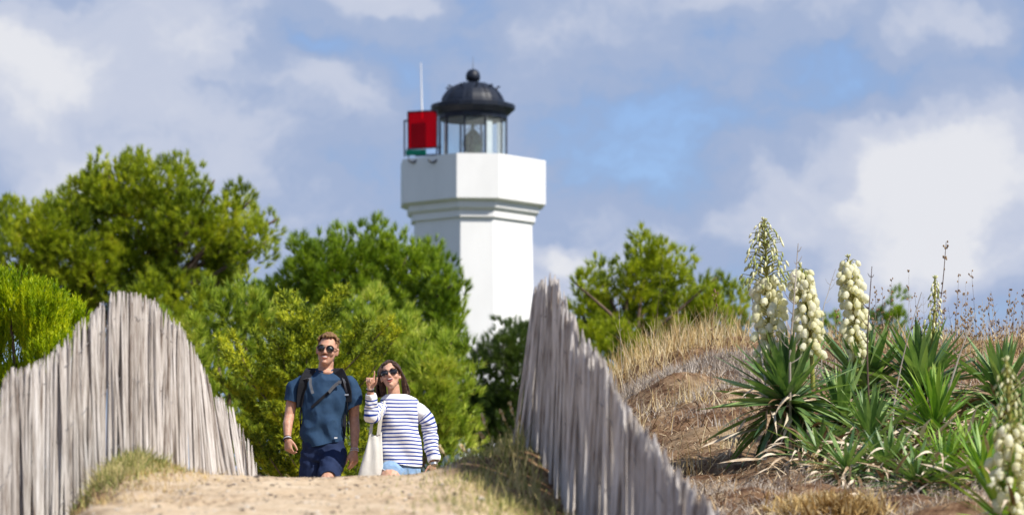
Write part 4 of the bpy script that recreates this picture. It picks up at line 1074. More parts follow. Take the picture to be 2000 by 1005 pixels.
def dried_umbel(px, py, d, label, seed, n=9, hh=.3):
    rd = random.Random(seed); b = P(px, py, d); g = gz(b.x, d); root = empty('dried_umbel', (b.x, d, g), label, 'dry weed')
    H = b.z - g; m = MB(); s = MB(); m.tube([(0, 0, -.02), (.006, 0, H * .5), (0, 0, H * .8)], [.006, .005, .004], 6)
    for i in range(n):
        a = rd.uniform(0, 6.28); l = rd.uniform(.05, .15); z = H * rd.uniform(.62, 1.0); p = Vector((0, 0, H * rd.uniform(.3, .75))); e = Vector((math.cos(a) * l, math.sin(a) * l, z))
        m.tube([p, p.lerp(e, .6) + Vector((0, 0, -.01)), e], [.003, .0025, .002], 4)
        for j in range(22): s.ell(e + Vector((rd.gauss(0, .016), rd.gauss(0, .016), rd.gauss(0, .010))), (.005, .005, .005), n=5, m=3)
    m.build('stem', M['drygrass'], root); tag(s.build('seed_head', M['drygrass'], root), kind='stuff')


dried_umbel(1625, 888, 21.8, 'straw coloured dried umbel weed in front of the left yucca rosette', 3, n=14)
dried_umbel(1600, 915, 21.9, 'lower dried umbel weed left of the taller one', 4, n=8)
x, y = clumped(2600, 1.52, 1.86, 18.9, 19.6, 14, .07)
blades('crisp_weeds', x, y, rng.uniform(.04, .16, len(x)), np.full(len(x), .016), M['drygrass'], lean=.9, label='crisp beige dried leafy weeds at the bottom in front of the yuccas', cat='dry weeds')
x, y = rng.uniform(.9, 3.3, 9000), rng.uniform(18.6, 22.6, 9000)
blades('front_straw', x, y, rng.uniform(.03, .10, 9000), np.full(9000, .005), M['greygrass'], lean=1.4, label='bleached straw on the sand below the yuccas', cat='grass')
for i, (px, top, dx, lb) in enumerate([(1450, 950, -5, 'grey dead twig standing at the bottom left of the yucca clump'), (1478, 935, 10, 'forked grey dead twig below the left yucca rosette'), (1413, 965, 4, 'short grey twig beside the right fence top')]):
    twig('dead_twig', [(px, 1000, 20.6), (px + dx * .5, (1000 + top) / 2, 20.6), (px + dx, top, 20.6)], .006, M['deadstalk'], lb, 'dead twig', branches=5, seed=80 + i)
# pebbles and bits on the path
ps = []
rd = random.Random(5); m = MB()
for i in range(1500):
    yy = rd.uniform(13.8, 20.0); xx = rd.uniform(-1.8, .35); s = abs(rd.gauss(0, .0035)) + .002; s *= 1.6 if rd.random() < .08 else 1
    z = gz(xx, yy); m.ell((xx, yy, z + s * .2), (s * rd.uniform(.8, 1.6), s, s * .6), n=5, m=3)
tag(m.build('pebbles', M['pebble']), 'small stones and bits of bark strewn over the sandy path', 'pebbles', kind='stuff')
n = 9000; y = rng.uniform(13.6, 20.2, n); x = rng.uniform(-1.8, .3, n)
blades('path_litter', x, y, rng.uniform(.015, .06, n), np.full(n, .004), M['litter'], lean=3.5, flat=.97, label='fine needles and twigs scattered over the sandy path', cat='litter', curl=.1)
# ------------------------------------------------------------------ people


def se(c, rx, ry, z, n=28, ex=2.4):
    out = []
    for k in range(n):
        a = 2 * math.pi * k / n; ca, sa = math.cos(a), math.sin(a)
        out.append((c[0] + rx * math.copysign(abs(ca) ** (2 / ex), ca), c[1] + ry * math.copysign(abs(sa) ** (2 / ex), sa), z))
    return out


def torso(m, secs, n=40, sides=32, grow=0.0, caps=True, fn=None):
    """secs: (z, cx, cy, rx, ry)"""
    rg = []
    for s in catmull(secs, n):
        rg.append(se((s[1], s[2]), max(.01, s[3] + grow), max(.01, s[4] + grow), s[0], sides))
    m.rings(rg, cap0=caps, cap1=caps)


def hand(m, w, d, s, n, curl=(25, 35, 30), sc=1.0, fingers=None, thumb=(35, 20), thr=.0098):
    """w wrist, d finger direction, s towards the thumb, n palm normal (fingers curl to it)"""
    w, d, s, n = Vector(w), Vector(d).normalized(), Vector(s), Vector(n)
    s = (s - d * s.dot(d)).normalized(); nn = d.cross(s); n = nn if nn.dot(n) > 0 else -nn
    rg = []
    for t, hw, ht in ((-.012, .026, .021), (.015, .030, .019), (.045, .039, .017), (.075, .042, .015), (.092, .040, .012)):
        ring = []
        for k in range(16):
            a = 2 * math.pi * k / 16; ring.append(w + d * t * sc + s * hw * sc * math.cos(a) + n * ht * sc * math.sin(a))
        rg.append(ring)
    m.rings(rg)
    for i, (off, L, r) in enumerate(((.030, .074, .0092), (.010, .082, .0095), (-.011, .076, .0090), (-.030, .060, .0080))):
        cu = fingers[i] if fingers else curl
        p = w + (d * (.078 - .006 * abs(i - 1)) + s * off) * sc; pts = [p.copy()]; a = 0; fan = s * (off * 1.6)
        for j, fr in enumerate((.42, .32, .26)):
            a += R(cu[j] * (1 + .12 * i)); dd = (d + fan).normalized() * math.cos(a) + n * math.sin(a)
            p = p + dd * L * fr * sc * (1.15 if j == 0 else 1); pts.append(p.copy())
        m.chain(pts, [r * sc, r * sc * .98, r * sc * .9, r * sc * .75], 8)
    p = w + (d * .018 + s * .026 + n * .006) * sc; a = R(thumb[0]); dd = d * math.cos(a) + s * math.sin(a) + n * .25
    q = p + dd.normalized() * .042 * sc; a -= R(thumb[1]); dd = d * math.cos(a) + s * math.sin(a) + n * .45; q2 = q + dd.normalized() * .030 * sc
    q3 = q2 + (dd.normalized() * .8 + d * .3).normalized() * .024 * sc
    m.chain([p, q, q2, q3], [.014 * sc, .0115 * sc, .0105 * sc, .0085 * sc], 8)


def head_shape(m, T, rot, s, female=False):
    E = lambda c, r: m.ell(T(c), [x * s for x in r], rot, 16, 12)
    E((0, .018, .032), (.074, .094, .088)); E((0, -.012, .010), (.069, .078, .075))
    jaw = [(.03, .071, .082, .0), (-.02, .068, .078, -.008), (-.055, .061 - .004 * female, .068, -.016), (-.085, .050 - .006 * female, .055, -.026), (-.105, .034 - .005 * female, .038, -.040), (-.116, .018, .02, -.052)]
    rg = []
    for z, rx, ry, cy in jaw: rg.append([T((rx * math.cos(2 * math.pi * k / 18), cy + ry * math.sin(2 * math.pi * k / 18), z)) for k in range(18)])
    m.rings(rg)
    E((0, -.071, .028), (.052, .020, .014)); E((-.040, -.062, -.028), (.024, .022, .022)); E((.040, -.062, -.028), (.024, .022, .022))
    E((0, -.076, -.062), (.027, .014, .018)); E((0, -.077, -.099), (.019, .016, .014))
    m.chain([T((0, -.080, .012)), T((0, -.094, -.012)), T((0, -.106, -.030))], [.009 * s, .011 * s, .0125 * s], 10)
    E((-.013, -.092, -.034), (.009, .010, .008)); E((.013, -.092, -.034), (.009, .010, .008))
    for sx in (-1, 1):
        E((sx * .078, .010, -.004), (.009, .018, .030)); E((sx * .080, .004, .014), (.010, .014, .014)); E((sx * .077, .004, -.026), (.008, .009, .010))


def ringband(name, c, axis, r, th, h, m, parent, beads=0):
    c, axis = Vector(c), Vector(axis).normalized(); u = axis.orthogonal().normalized(); v = axis.cross(u); b = MB()
    if beads:
        for k in range(beads):
            a = 2 * math.pi * k / beads; b.ell(c + (u * math.cos(a) + v * math.sin(a)) * r, (th * 1.2,) * 3, n=6, m=4)
    else:
        rg = []
        for dr, dz in ((-th, -h), (th, -h), (th, h), (-th, h), (-th, -h)):
            rg.append([c + (u * math.cos(2 * math.pi * k / 18) + v * math.sin(2 * math.pi * k / 18)) * (r + dr) + axis * dz for k in range(18)])
        b.rings(rg, False, False)
    return b.build(name, m, parent, smooth=bool(beads))


def glasses(parent, T, rot, s, lw, lh, frame_m, square, gap=.036, tilt=0):
    f = MB(); ey = -.100
    ex = 4.5 if square else 2.3

    def outline(cx, grow=0):
        pts = []
        for k in range(20):
            a = 2 * math.pi * k / 20; ca, sa = math.cos(a), math.sin(a)
            x = cx + (lw + grow) * math.copysign(abs(ca) ** (2 / ex), ca); z = (lh + grow) * math.copysign(abs(sa) ** (2 / ex), sa) + .002
            pts.append(T((x, ey + abs(x) ** 2 * 3.2, z)))
        return pts
    for sx in (-1, 1):
        o = outline(sx * gap); o.append(o[0]); o.append(o[1]); f.tube(o, .0030 * s, 6, cap=False)
        f.tube([T((sx * (gap + lw), ey + (gap + lw) ** 2 * 3.2, .010)), T((sx * .073, -.055, .012)), T((sx * .080, .010, .008))], .0030 * s, 6)
    f.tube([T((-(gap - lw), ey, .008)), T((0, ey - .002, .011)), T((gap - lw, ey, .008))], .0032 * s, 6)
    fr = f.build('sunglasses', frame_m, parent, smooth=True)
    for sx in (-1, 1):
        b = MB(); o = outline(sx * gap, -.001); back = [p + rot @ Vector((0, .003, 0)) for p in o]; cen = T((sx * gap, ey + gap ** 2 * 3.2 - .005, .002)); bc = cen + rot @ Vector((0, .006, 0))
        n = len(o); b.add(o + back + [cen, bc], [(i, (i + 1) % n, 2 * n) for i in range(n)] + [(n + (i + 1) % n, n + i, 2 * n + 1) for i in range(n)] + [(i, i + n, (i + 1) % n + n, (i + 1) % n) for i in range(n)])
        b.build('lens', M['lensdark'], fr, smooth=True)


def make_man():
    DM = 28.6; r0 = P(632, 930, DM); org = Vector((r0.x, DM, r0.z - .68))
    root = empty('person', org, 'man in blue t-shirt and navy shorts with sunglasses walking up the sandy path', 'person')
    X = lambda px: (px - 632) / 245; Z = lambda py: .68 + (930 - py) / 245
    rot = (Matrix.Rotation(R(7), 3, 'Y') @ Matrix.Rotation(R(-4), 3, 'X') @ Matrix.Rotation(R(-6), 3, 'Z')); hc = Vector((X(638.5), -.045, Z(684.5)))
    hs = 1.06; T = lambda p: hc + rot @ (Vector(p) * hs)
    b = MB()
    head_shape(b, T, rot, hs)
    b.chain([(X(634), .0, 1.47), (X(635.5), -.005, 1.56), (X(638), -.005, 1.65)], [.068, .060, .058], 16)
    secs = [(.80, -.005, 0, .135, .09), (.90, -.005, 0, .140, .092), (1.0, -.01, 0, .135, .085), (1.10, -.01, 0, .14, .09), (1.25, -.005, 0, .155, .10), (1.37, 0, 0, .170, .10), (1.44, .0, .0, .165, .085), (1.49, .0, .0, .125, .074), (1.53, .005, .0, .085, .068)]
    torso(b, secs)
    b.ell((X(634), -.04, 1.505), (.070, .055, .032)); b.ell((.0, .0, .84), (.14, .09, .08))
    # arms
    eL, wL = Vector((X(565), -.02, Z(812))), Vector((X(563), -.13, Z(858)))
    b.chain([(X(583), .0, 1.40), (X(570), .0, Z(775)), eL], [.042, .045, .042]); b.chain([eL, (X(562.5), -.07, Z(828)), wL], [.041, .040, .026])
    eR, wR = Vector((X(690), .04, Z(812))), Vector((X(692), -.02, Z(879)))
    b.chain([(X(681), .0, 1.40), (X(691), .01, Z(780)), eR], [.042, .047, .043]); b.chain([eR, (X(692.5), .02, Z(838)), wR], [.042, .041, .027])
    hand(b, wL, (.10, -.12, -1), (.75, -.65, 0), (.6, .8, 0), curl=(28, 40, 30), thumb=(38, 25))
    hand(b, wR, (-.02, -.02, -1), (-.75, -.65, 0), (-.6, .8, 0), curl=(14, 22, 20), thumb=(28, 20), sc=1.04)
    # legs
    kR = Vector((X(642), -.30, .625)); kL = Vector((-.10, .02, .50))
    b.chain([(.08, 0, .84), (.07, -.16, .75), kR], [.075, .070, .058]); b.chain([kR, (.055, -.27, .42), (.05, -.20, .13)], [.058, .060, .036])
    b.chain([(-.08, 0, .84), (-.10, .0, .70), kL], [.075, .072, .056]); b.chain([kL, (-.10, .10, .35), (-.10, .20, .12)], [.056, .058, .036])
    b.chain([(.05, -.20, .10), (.05, -.33, .09)], [.04, .032]); b.chain([(-.10, .20, .09), (-.10, .09, .045)], [.04, .032])
    b.remesh('body', M['skin'], .0066, root, 2)
    for c, dd in (((.05, -.20, .085), -.15), ((-.10, .20, .07), -.13)):
        s = MB(); s.chain([Vector(c) + Vector((0, .03, 0)), Vector(c) + Vector((0, -.05, .0)), Vector(c) + Vector((0, dd, -.012))], [.046, .045, .038]); s.box(Vector(c) + Vector((0, -.055, -.042)), (.043, .13, .014)); s.remesh('shoe', M['shoe'], .008, root, 2)
    # t-shirt
    t = MB(); ss = [(.86, -.01, 0, .166, .125), (.93, -.012, 0, .168, .124), (1.02, -.012, 0, .166, .120), (1.12, -.01, 0, .168, .122), (1.25, -.004, 0, .180, .131), (1.36, 0, 0, .193, .133), (1.44, .0, .0, .196, .115), (1.485, .0, .0, .165, .096), (1.515, .003, .0, .118, .084), (1.545, .005, .0, .085, .072)]
    torso(t, ss)
    t.chain([(X(586), 0, 1.425), (X(573), 0, Z(760)), (X(564), -.01, Z(796))], [.066, .070, .069], 16)
    t.chain([(X(678), 0, 1.425), (X(687), .01, Z(765)), (X(690), .015, Z(803))], [.064, .067, .066], 16)

    def cut(c):
        if c.z < Z(870) + .012 * math.sin(c.x * 20) + .02 * max(0, min(1, (c.x - .02) * 8)) * (c.y < .03): return True
        if c.x < -.17 and c.z < Z(784) - (c.x + .25) * .25 and c.x < -.195: return True
        if c.x > .19 and c.z < Z(794) + (c.x - .25) * .5 and c.x > .188: return True
        v = Vector(((c.x - X(634)) / .070, (c.y + .03) / .098, (c.z - 1.562) / .064)); return v.length < 1

    def wr(p):
        f = .010 * math.sin(p.x * 26 + p.z * 17 + 3 * noise.noise(p * 5)) * max(0, min(1, (1.35 - p.z) * 3)) + .006 * noise.noise(p * 9) + .003 * noise.noise(p * 22)
        f += .016 * noise.noise(Vector((p.x * 9 + p.z * 3, p.y * 6, p.z * 2.6)))
        f += .03 * (.2 - min(.4, abs(noise.noise(Vector((p.x * 6 + p.z * 4 + 3, p.y * 4, p.z * 4 - p.x * 4))))))
        f += .006 * math.sin((p.z - .9) * 55 + p.x * 25 + 4 * noise.noise(p * 7)) * max(0, 1 - (p.z - .9) * 6)
        return f
    ts = t.remesh('t_shirt', M['tee'], .0065, root, 3, cut, wr)
    hems(ts, 'collar', M['tee'], .0065, root, lambda c: c.z > 1.45)
    hems(ts, 'hem', M['tee'], .0035, root, lambda c: c.z < 1.4)
    # shorts
    s = MB(); torso(s, [(.80, 0, 0, .170, .118), (.88, 0, 0, .172, .118), (.97, -.005, 0, .162, .112)])
    s.chain([(.085, .0, .86), (.078, -.10, .78), (X(645), -.235, .675)], [.100, .098, .086], 16)
    s.chain([(-.085, .0, .86), (-.092, .0, .72), (-.098, .01, .60)], [.100, .100, .094], 16)

    def wr2(p): return .004 * math.sin(p.z * 60 + p.x * 40 + 6 * noise.noise(p * 6)) * .7 + .005 * noise.noise(p * 8) + .003
    sh_ = s.remesh('shorts', M['navy'], .007, root, 2, lambda c: (c.x > .0 and c.y < -.05 and (c.z < .655 + .02 * noise.noise(c * 9) or (c.y + .30) < (.68 - c.z) * .3)) or c.z > .965, wr2)
    hems(sh_, 'hem', M['navy'], .004, root, lambda c: c.z < .8)
    # hair
    h = MB(); rd = random.Random(4)
    for i in range(760):
        a = rd.uniform(0, 6.283); u = rd.uniform(-.35, 1); rr_ = math.sqrt(max(0, 1 - u * u)); x, y, z = rr_ * math.cos(a), rr_ * math.sin(a), u
        lim = .58 if y < -.45 else (.30 if y < -.15 else (-.05 if y < .15 else -.35))
        if z < lim: continue
        g = .010 * (z > .4) + .006 * (y < -.2)
        h.ell(T((x * (.074 + g), .018 + y * (.094 + g), .034 + z * (.088 + g))), [rd.uniform(.0065, .0125)] * 3, n=6, m=4)
    h.remesh('hair', M['hair_m'], .0038, root, 1, wr=lambda p: .004 * noise.noise(p * 70))
    for sx in (-1, 1):
        e = MB(); e.chain([T((sx * .018, -.090, .026)), T((sx * .036, -.088, .031)), T((sx * .052, -.076, .025))], [.003, .0042, .0025], 6); e.build('eyebrow', M['hair_m'], root, smooth=True)
    glasses(root, T, rot, hs, .0270, .0235, M['tortoise'], False, gap=.035)
    e = MB(); e.ell(T((0, -.0895, -.060)), (.022, .004, .0055), rot); e.build('teeth', M['teeth'], root, smooth=True)
    e = MB(); e.chain([T((-.027, -.080, -.055)), T((-.012, -.0905, -.067)), T((0, -.092, -.070)), T((.012, -.0905, -.067)), T((.027, -.080, -.055))], [.002, .0038, .0042, .0038, .002], 8)
    e.chain([T((-.027, -.080, -.055)), T((-.012, -.0905, -.052)), T((0, -.092, -.0525)), T((.012, -.0905, -.052)), T((.027, -.080, -.055))], [.002, .0028, .003, .0028, .002], 8); e.build('lips', M['lips'], root, smooth=True)
    e = MB(); e.chain([T((-.030, -.084, -.050)), T((0, -.0955, -.043)), T((.030, -.084, -.050))], [.002, .0032, .002], 6); e.build('nose_shadow', M['hair_m'], root, smooth=True)  # brown strip standing in for the shade beneath the nose
    ax = (Vector(wL) - eL).normalized()
    ringband('bracelet', wL - ax * .012, ax, .031, .002, .003, M['leather'], root); ringband('bracelet', wL - ax * .0, ax + Vector((.2, 0, 0)), .031, .0028, .003, M['beads'], root); ringband('bracelet', wL + ax * .010, ax + Vector((.3, 0, 0)), .032, .003, .004, M['nylon'], root)
    ax = (wR - eR).normalized()
    ringband('bracelet', wR - ax * .012, ax, .031, .0042, .004, M['beads'], root, beads=16); ringband('bracelet', wR + ax * .004, ax, .031, .004, .004, M['beads'], root, beads=16)
    z = MB(); z.box((X(657), -.128, Z(856)), (.012, .004, .005)); z.build('hem_label', M['fray'], root)
    # backpack, carried on the back
    bp = empty('backpack', org + Vector((0, .22, 1.0)), 'black backpack with padded shoulder straps worn by the man', 'backpack'); o = Vector((0, -.22, -1.0))

    def front(x, z, off=.012):
        zs = [q[0] for q in ss]; rx = float(np.interp(z, zs, [q[3] for q in ss])); ry = float(np.interp(z, zs, [q[4] for q in ss])); u = min(.97, abs(x) / rx)
        return -(ry * (1 - u ** 2.4) ** (1 / 2.4)) - off
    body = MB(); rg = []
    for zt_, rx, ry in ((.93, .11, .05), (.97, .155, .085), (1.10, .17, .10), (1.30, .165, .10), (1.42, .14, .08), (1.47, .09, .05)): rg.append([Vector(q) + o for q in se((0, .235), rx, ry, zt_, 24, 3.2)])
    body.rings(rg); body.remesh('bag_body', M['nylon'], .012, bp, 2)

    def strap(path, w, mt, name, off=.014, th=.008, side=(1, 0, .15)):
        pts = [Vector((x, front(x, z, off), z)) + o for x, z in path]; pts = [Vector(q) for q in catmull(pts, 18)]
        q = MB(); q.ribbon(pts, w, side, th); return q.build(name, mt, bp, smooth=False)
    top = lambda x: [Vector((x, .13, 1.44)) + o, Vector((x, .07, 1.51)) + o, Vector((x, .0, 1.527)) + o]
    for sx, path in ((-1, [(X(606), Z(722)), (X(600), Z(732)), (X(593), Z(748)), (X(589), Z(770)), (X(588), Z(795))]), (1, [(X(660), Z(721)), (X(666), Z(732)), (X(673), Z(748)), (X(678), Z(768)), (X(678), Z(785))])):
        x0 = path[0][0]; pts = [Vector((x0 * .95, .13, 1.42)), Vector((x0 * .98, .07, 1.50)), Vector((x0, .0, 1.535)), Vector((x0, -.055, 1.525))] + [Vector((x, front(x, z, .013), z)) for x, z in path[1:]]
        pts = [Vector(q) + o for q in catmull(pts, 26)]; q = MB(); q.ribbon(pts, .074, (1, -.35 * sx, .0), .008); st = q.build('shoulder_strap', M['nylon'], bp)
        lo_ = path[-1]; pp = [Vector((lo_[0], front(lo_[0], lo_[1], .010), lo_[1])), Vector((lo_[0] + sx * .005, -.06, lo_[1] - .10)), Vector((lo_[0] + sx * .004, .03, lo_[1] - .19)), Vector((lo_[0], .12, lo_[1] - .24))]
        q = MB(); q.ribbon([Vector(v) + o for v in catmull(pp, 12)], .024, (.3, -sx, 0), .002); q.build('lower_strap', M['nylon'], bp)
    strap([(X(667), Z(728)), (X(673), Z(745)), (X(678), Z(766))], .022, M['webbing'], 'webbing', off=.024, th=.002)
    strap([(X(594), Z(742)), (X(606), Z(740)), (X(607), Z(752)), (X(612), Z(770))], .022, M['webbing'], 'webbing', off=.022, th=.002)
    strap([(X(664), Z(748)), (X(655), Z(754)), (X(643), Z(768))], .026, M['webbing'], 'sternum_strap_and_shadow', off=.024, th=.003, side=(.5, 0, 1))
    strap([(X(643), Z(767)), (X(625), Z(783)), (X(609), Z(797))], .022, M['nylon'], 'sternum_strap_and_shadow', off=.008, th=.002, side=(.5, 0, 1))  # black ribbon close on the shirt, drawn as the strap's cast shadow
    q = MB(); q.box(Vector((X(664), front(X(664), Z(748), .03), Z(747))) + o, (.014, .004, .012)); q.build('buckle', M['webbing'], bp)
    q = MB(); q.box(Vector((X(677), front(X(677), Z(771), .026), Z(771))) + o, (.016, .004, .007)); q.build('buckle', M['steel'], bp)
    for cx_, cy_, h_, w_ in ((584, 808, 12, 5), (578, 843, 12, 6), (676, 835, 16, 5)):
        pts = []
        for k in range(12):
            a = math.pi * (.1 + 1.6 * k / 11); sx = -1 if cx_ < 632 else 1
            pts.append(Vector((X(cx_ + 4 * -sx) + sx * w_ / 245 * math.sin(a * .8) * 1.3, .10, Z(cy_) + h_ / 245 * math.cos(a))) + o)
        q = MB(); q.ribbon(pts, .014, (0, 1, 0), .002); q.build('strap_loop', M['nylon'], bp)


def stripe_mat():
    m = bpy.data.materials.new('breton_stripes'); m.use_nodes = True; t = NT(m.node_tree)
    out = t.n('ShaderNodeOutputMaterial'); b = t.n('ShaderNodeBsdfPrincipled'); b.inputs['Roughness'].default_value = .9; b.inputs['Specular IOR Level'].default_value = .15
    at = t.n('ShaderNodeAttribute', attribute_name='along')
    fr = t.n('ShaderNodeMath', operation='FRACT'); t.l(at.outputs['Fac'], fr.inputs[0])
    lt = t.n('ShaderNodeMath', operation='LESS_THAN'); t.l(fr.outputs[0], lt.inputs[0]); lt.inputs[1].default_value = .38
    gt = t.n('ShaderNodeMath', operation='GREATER_THAN'); t.l(at.outputs['Fac'], gt.inputs[0]); gt.inputs[1].default_value = 0.0
    mu = t.n('ShaderNodeMath', operation='MULTIPLY'); t.l(lt.outputs[0], mu.inputs[0]); t.l(gt.outputs[0], mu.inputs[1])
    mx = t.n('ShaderNodeMix', data_type='RGBA'); t.l(mu.outputs[0], mx.inputs[0]); mx.inputs[6].default_value = (.78, .78, .80, 1); mx.inputs[7].default_value = (.022, .055, .30, 1)
    t.l(mx.outputs[2], b.inputs['Base Color'])
    tc = t.n('ShaderNodeTexCoord'); nz = t.n('ShaderNodeTexNoise', i={'Scale': 22.0, 'Detail': 4.0}); t.l(tc.outputs['Object'], nz.inputs['Vector'])
    bp = t.n('ShaderNodeBump', i={'Strength': .25, 'Distance': .006}); t.l(nz.outputs[0], bp.inputs['Height']); t.l(bp.outputs[0], b.inputs['Normal'])
    t.l(b.outputs[0], out.inputs[0]); return m


def striped(parts, mtl, parent):
    """parts: list of (rings, along per ring)"""
    V = []; Fc = []; A = []
    for rings, al in parts:
        n = len(rings[0]); b = len(V)
        for r, a in zip(rings, al): V += [tuple(p) for p in r]; A += list(a) if hasattr(a, '__len__') else [a] * n
        for i in range(len(rings) - 1):
            for k in range(n): Fc.append((b + i * n + k, b + i * n + (k + 1) % n, b + (i + 1) * n + (k + 1) % n, b + (i + 1) * n + k))
    me = bpy.data.meshes.new('striped_shirt'); me.from_pydata(V, [], Fc); me.update()
    at = me.attributes.new('along', 'FLOAT', 'POINT'); at.data.foreach_set('value', np.array(A, dtype=np.float32))
    return link('striped_shirt', me, mtl, parent, smooth=True)


def sleeve(pts, rads, n=40, sides=24, wrinkle=.006, pitch=.0295, blank0=.5, blankend=.8, seed=0):
    c = [Vector(q) for q in catmull(pts, n)]; rr = [float(np.interp(i / n * (len(rads) - 1), range(len(rads)), rads)) for i in range(n + 1)]
    rings = []; al = []; L = 0; prev = None; tot = sum((c[i + 1] - c[i]).length for i in range(n))
    for i, p in enumerate(c):
        d = (c[min(i + 1, n)] - c[max(i - 1, 0)]).normalized(); u = prev if prev is not None else Vector((0, -1, 0)); u = (u - d * u.dot(d)).normalized(); prev = u; w = d.cross(u)
        if i: L += (c[i] - c[i - 1]).length
        ring = []
        for k in range(sides):
            a = 2 * math.pi * k / sides; dr = u * math.cos(a) + w * math.sin(a)
            q = rr[i] + wrinkle * (math.sin(L * 75 + 3 * math.sin(a * 2 + seed)) * .6 + 1.6 * noise.noise(Vector((math.cos(a) * 1.5 + seed, math.sin(a) * 1.5, L * 14))))
            ring.append(p + dr * q)
        rings.append(ring); v = L / pitch
        if v < blank0 or L > tot - pitch * blankend: al.append(-.5)
        else: al.append(v)
    # turn the cuff inwards
    cc = c[-1]; rings.append([cc + (Vector(q) - cc) * .8 for q in rings[-1]]); al.append(-.5)
    return rings, al


def make_woman():
    DW = 28.45; r0 = P(783, 930, DW); g = P(632, 930, 28.6).z - .68; org = Vector((r0.x, DW, g))
    root = empty('person', org, 'laughing woman in a blue and white striped top pointing upwards beside the man', 'person')
    X = lambda px: (px - 783) / 246; Z = lambda py: .68 + (930 - py) / 246
    rot = (Matrix.Rotation(R(-8), 3, 'Y') @ Matrix.Rotation(R(-17), 3, 'X') @ Matrix.Rotation(R(-4), 3, 'Z')); hc = Vector((X(762.5), -.05, Z(737))); hs = .98
    T = lambda p: hc + rot @ (Vector(p) * hs)
    b = MB(); head_shape(b, T, rot, hs, True)
    b.chain([(X(770), .01, 1.24), (X(769), .005, 1.33), (X(767), .0, 1.42)], [.058, .050, .048], 16)
    torso(b, [(.66, 0, 0, .12, .09), (.76, 0, 0, .130, .095), (.85, -.01, 0, .13, .095), (.97, -.01, 0, .12, .095), (1.10, -.01, 0, .135, .11), (1.20, -.01, 0, .135, .085), (1.25, -.012, 0, .11, .065), (1.29, -.02, .005, .075, .055)])
    sl = Vector((X(748), .0, 1.235)); el = Vector((X(727.5), -.20, Z(817))); wl = Vector((X(725), -.275, Z(764)))
    b.chain([sl + Vector((.03, 0, -.01)), sl.lerp(el, .5), el], [.036, .036, .034]); b.chain([el, el.lerp(wl, .4), wl], [.037, .036, .0245])
    sr = Vector((.150, 0, 1.235)); er = Vector((X(839), .03, Z(845))); wr_ = Vector((X(847), -.03, Z(905)))
    b.chain([sr + Vector((-.03, 0, -.015)), sr.lerp(er, .5), er], [.036, .038, .036]); b.chain([er, er.lerp(wr_, .4), wr_], [.037, .036, .024])
    hand(b, wl, (.03, -.22, 1), (1, -.15, 0), (-.15, -1, -.2), sc=.92, fingers=[(-2, 4, 4), (62, 75, 45), (70, 78, 48), (74, 78, 48)], thumb=(38, 22))
    hand(b, wr_, (-.10, -.05, -1), (-.7, -.7, 0), (-.8, .5, 0), sc=.9, curl=(32, 42, 30), thumb=(35, 20))
    kL = Vector((X(760), -.26, .52)); kR = Vector((.075, .03, .46))
    b.chain([(-.075, 0, .75), (X(764), -.14, .655), kL], [.080, .086, .055]); b.chain([kL, (-.085, -.24, .34), (-.085, -.22, .10)], [.055, .052, .034])
    b.chain([(.075, 0, .75), (.08, .01, .62), kR], [.078, .075, .053]); b.chain([kR, (.075, .10, .30), (.075, .17, .10)], [.053, .052, .033])
    b.chain([(-.085, -.22, .07), (-.085, -.34, .045)], [.034, .028]); b.chain([(.075, .17, .07), (.075, .06, .04)], [.034, .028])
    b.remesh('body', M['skin_w'], .0062, root, 2)
    for c in ((-.085, -.22, .065), (.075, .17, .06)):
        s = MB(); s.chain([Vector(c) + Vector((0, .03, 0)), Vector(c) + Vector((0, -.05, 0)), Vector(c) + Vector((0, -.14, -.012))], [.040, .039, .033]); s.box(Vector(c) + Vector((0, -.05, -.036)), (.038, .12, .012)); s.remesh('shoe', M['shoe'], .008, root, 2)
    # striped top
    secs = [(Z(909), X(779.5), 0, .170, .132), (Z(890), X(779.5), 0, .170, .128), (Z(860), X(779), 0, .170, .126), (Z(825), X(778), 0, .160, .122), (Z(800), X(779), 0, .160, .115), (Z(788), X(780), 0, .155, .104), (Z(780), X(779), 0, .145, .090), (Z(775.5), X(777), 0, .118, .078), (Z(771.5), X(774), 0, .088, .066)]
    rings = []; al = []; N = 110
    for i, s in enumerate(catmull(secs, N)):
        ring = []; aa = []
        for j, q in enumerate(se((s[1], s[2]), s[3], s[4], s[0], 56, 2.3)):
            v = Vector(q); a = 2 * math.pi * j / 56; tt = min(1, (Z(785) - s[0]) * 5) if s[0] < Z(785) else 0
            dr = Vector((math.cos(a), math.sin(a), 0)); dz = .010 * noise.noise(Vector((math.cos(a) * 1.5, math.sin(a) * 1.5, s[0] * 3)))
            w = (.012 * noise.noise(Vector((v.x * 10, v.y * 8, v.z * 5))) + .006 * noise.noise(v * 22) + .008 * math.sin(v.x * 22 + v.z * 20 + 3 * noise.noise(v * 4))) * max(0, tt)
            zz = s[0] + (.008 * math.sin(a * 2) - .016 * math.cos(a)) * (1 - i / N) * .8
            ring.append(v + dr * w + Vector((0, 0, zz - s[0])))
            u = (Z(781.5) - zz + dz * .5) / .0298; aa.append(u if u > 0 else -.5)
        rings.append(ring); al.append(aa)
    last = rings[-1]; c0 = Vector((X(774), 0, Z(771.5) - .008)); rings.append([c0 + (q - c0) * .86 for q in last]); al.append(-.5)
    mt = stripe_mat()
    body = (rings, al)
    # left sleeve with the raised forearm
    we = el.lerp(wl, .80); e2 = el + Vector((0, -.004, -.006))
    s1 = sleeve([sl + Vector((.055, 0, .0)), sl.lerp(el, .45) + Vector((0, 0, -.005)), e2, el.lerp(wl, .35), we], [.058, .058, .054, .050, .040], wrinkle=.006, seed=3, blank0=.2, n=56)
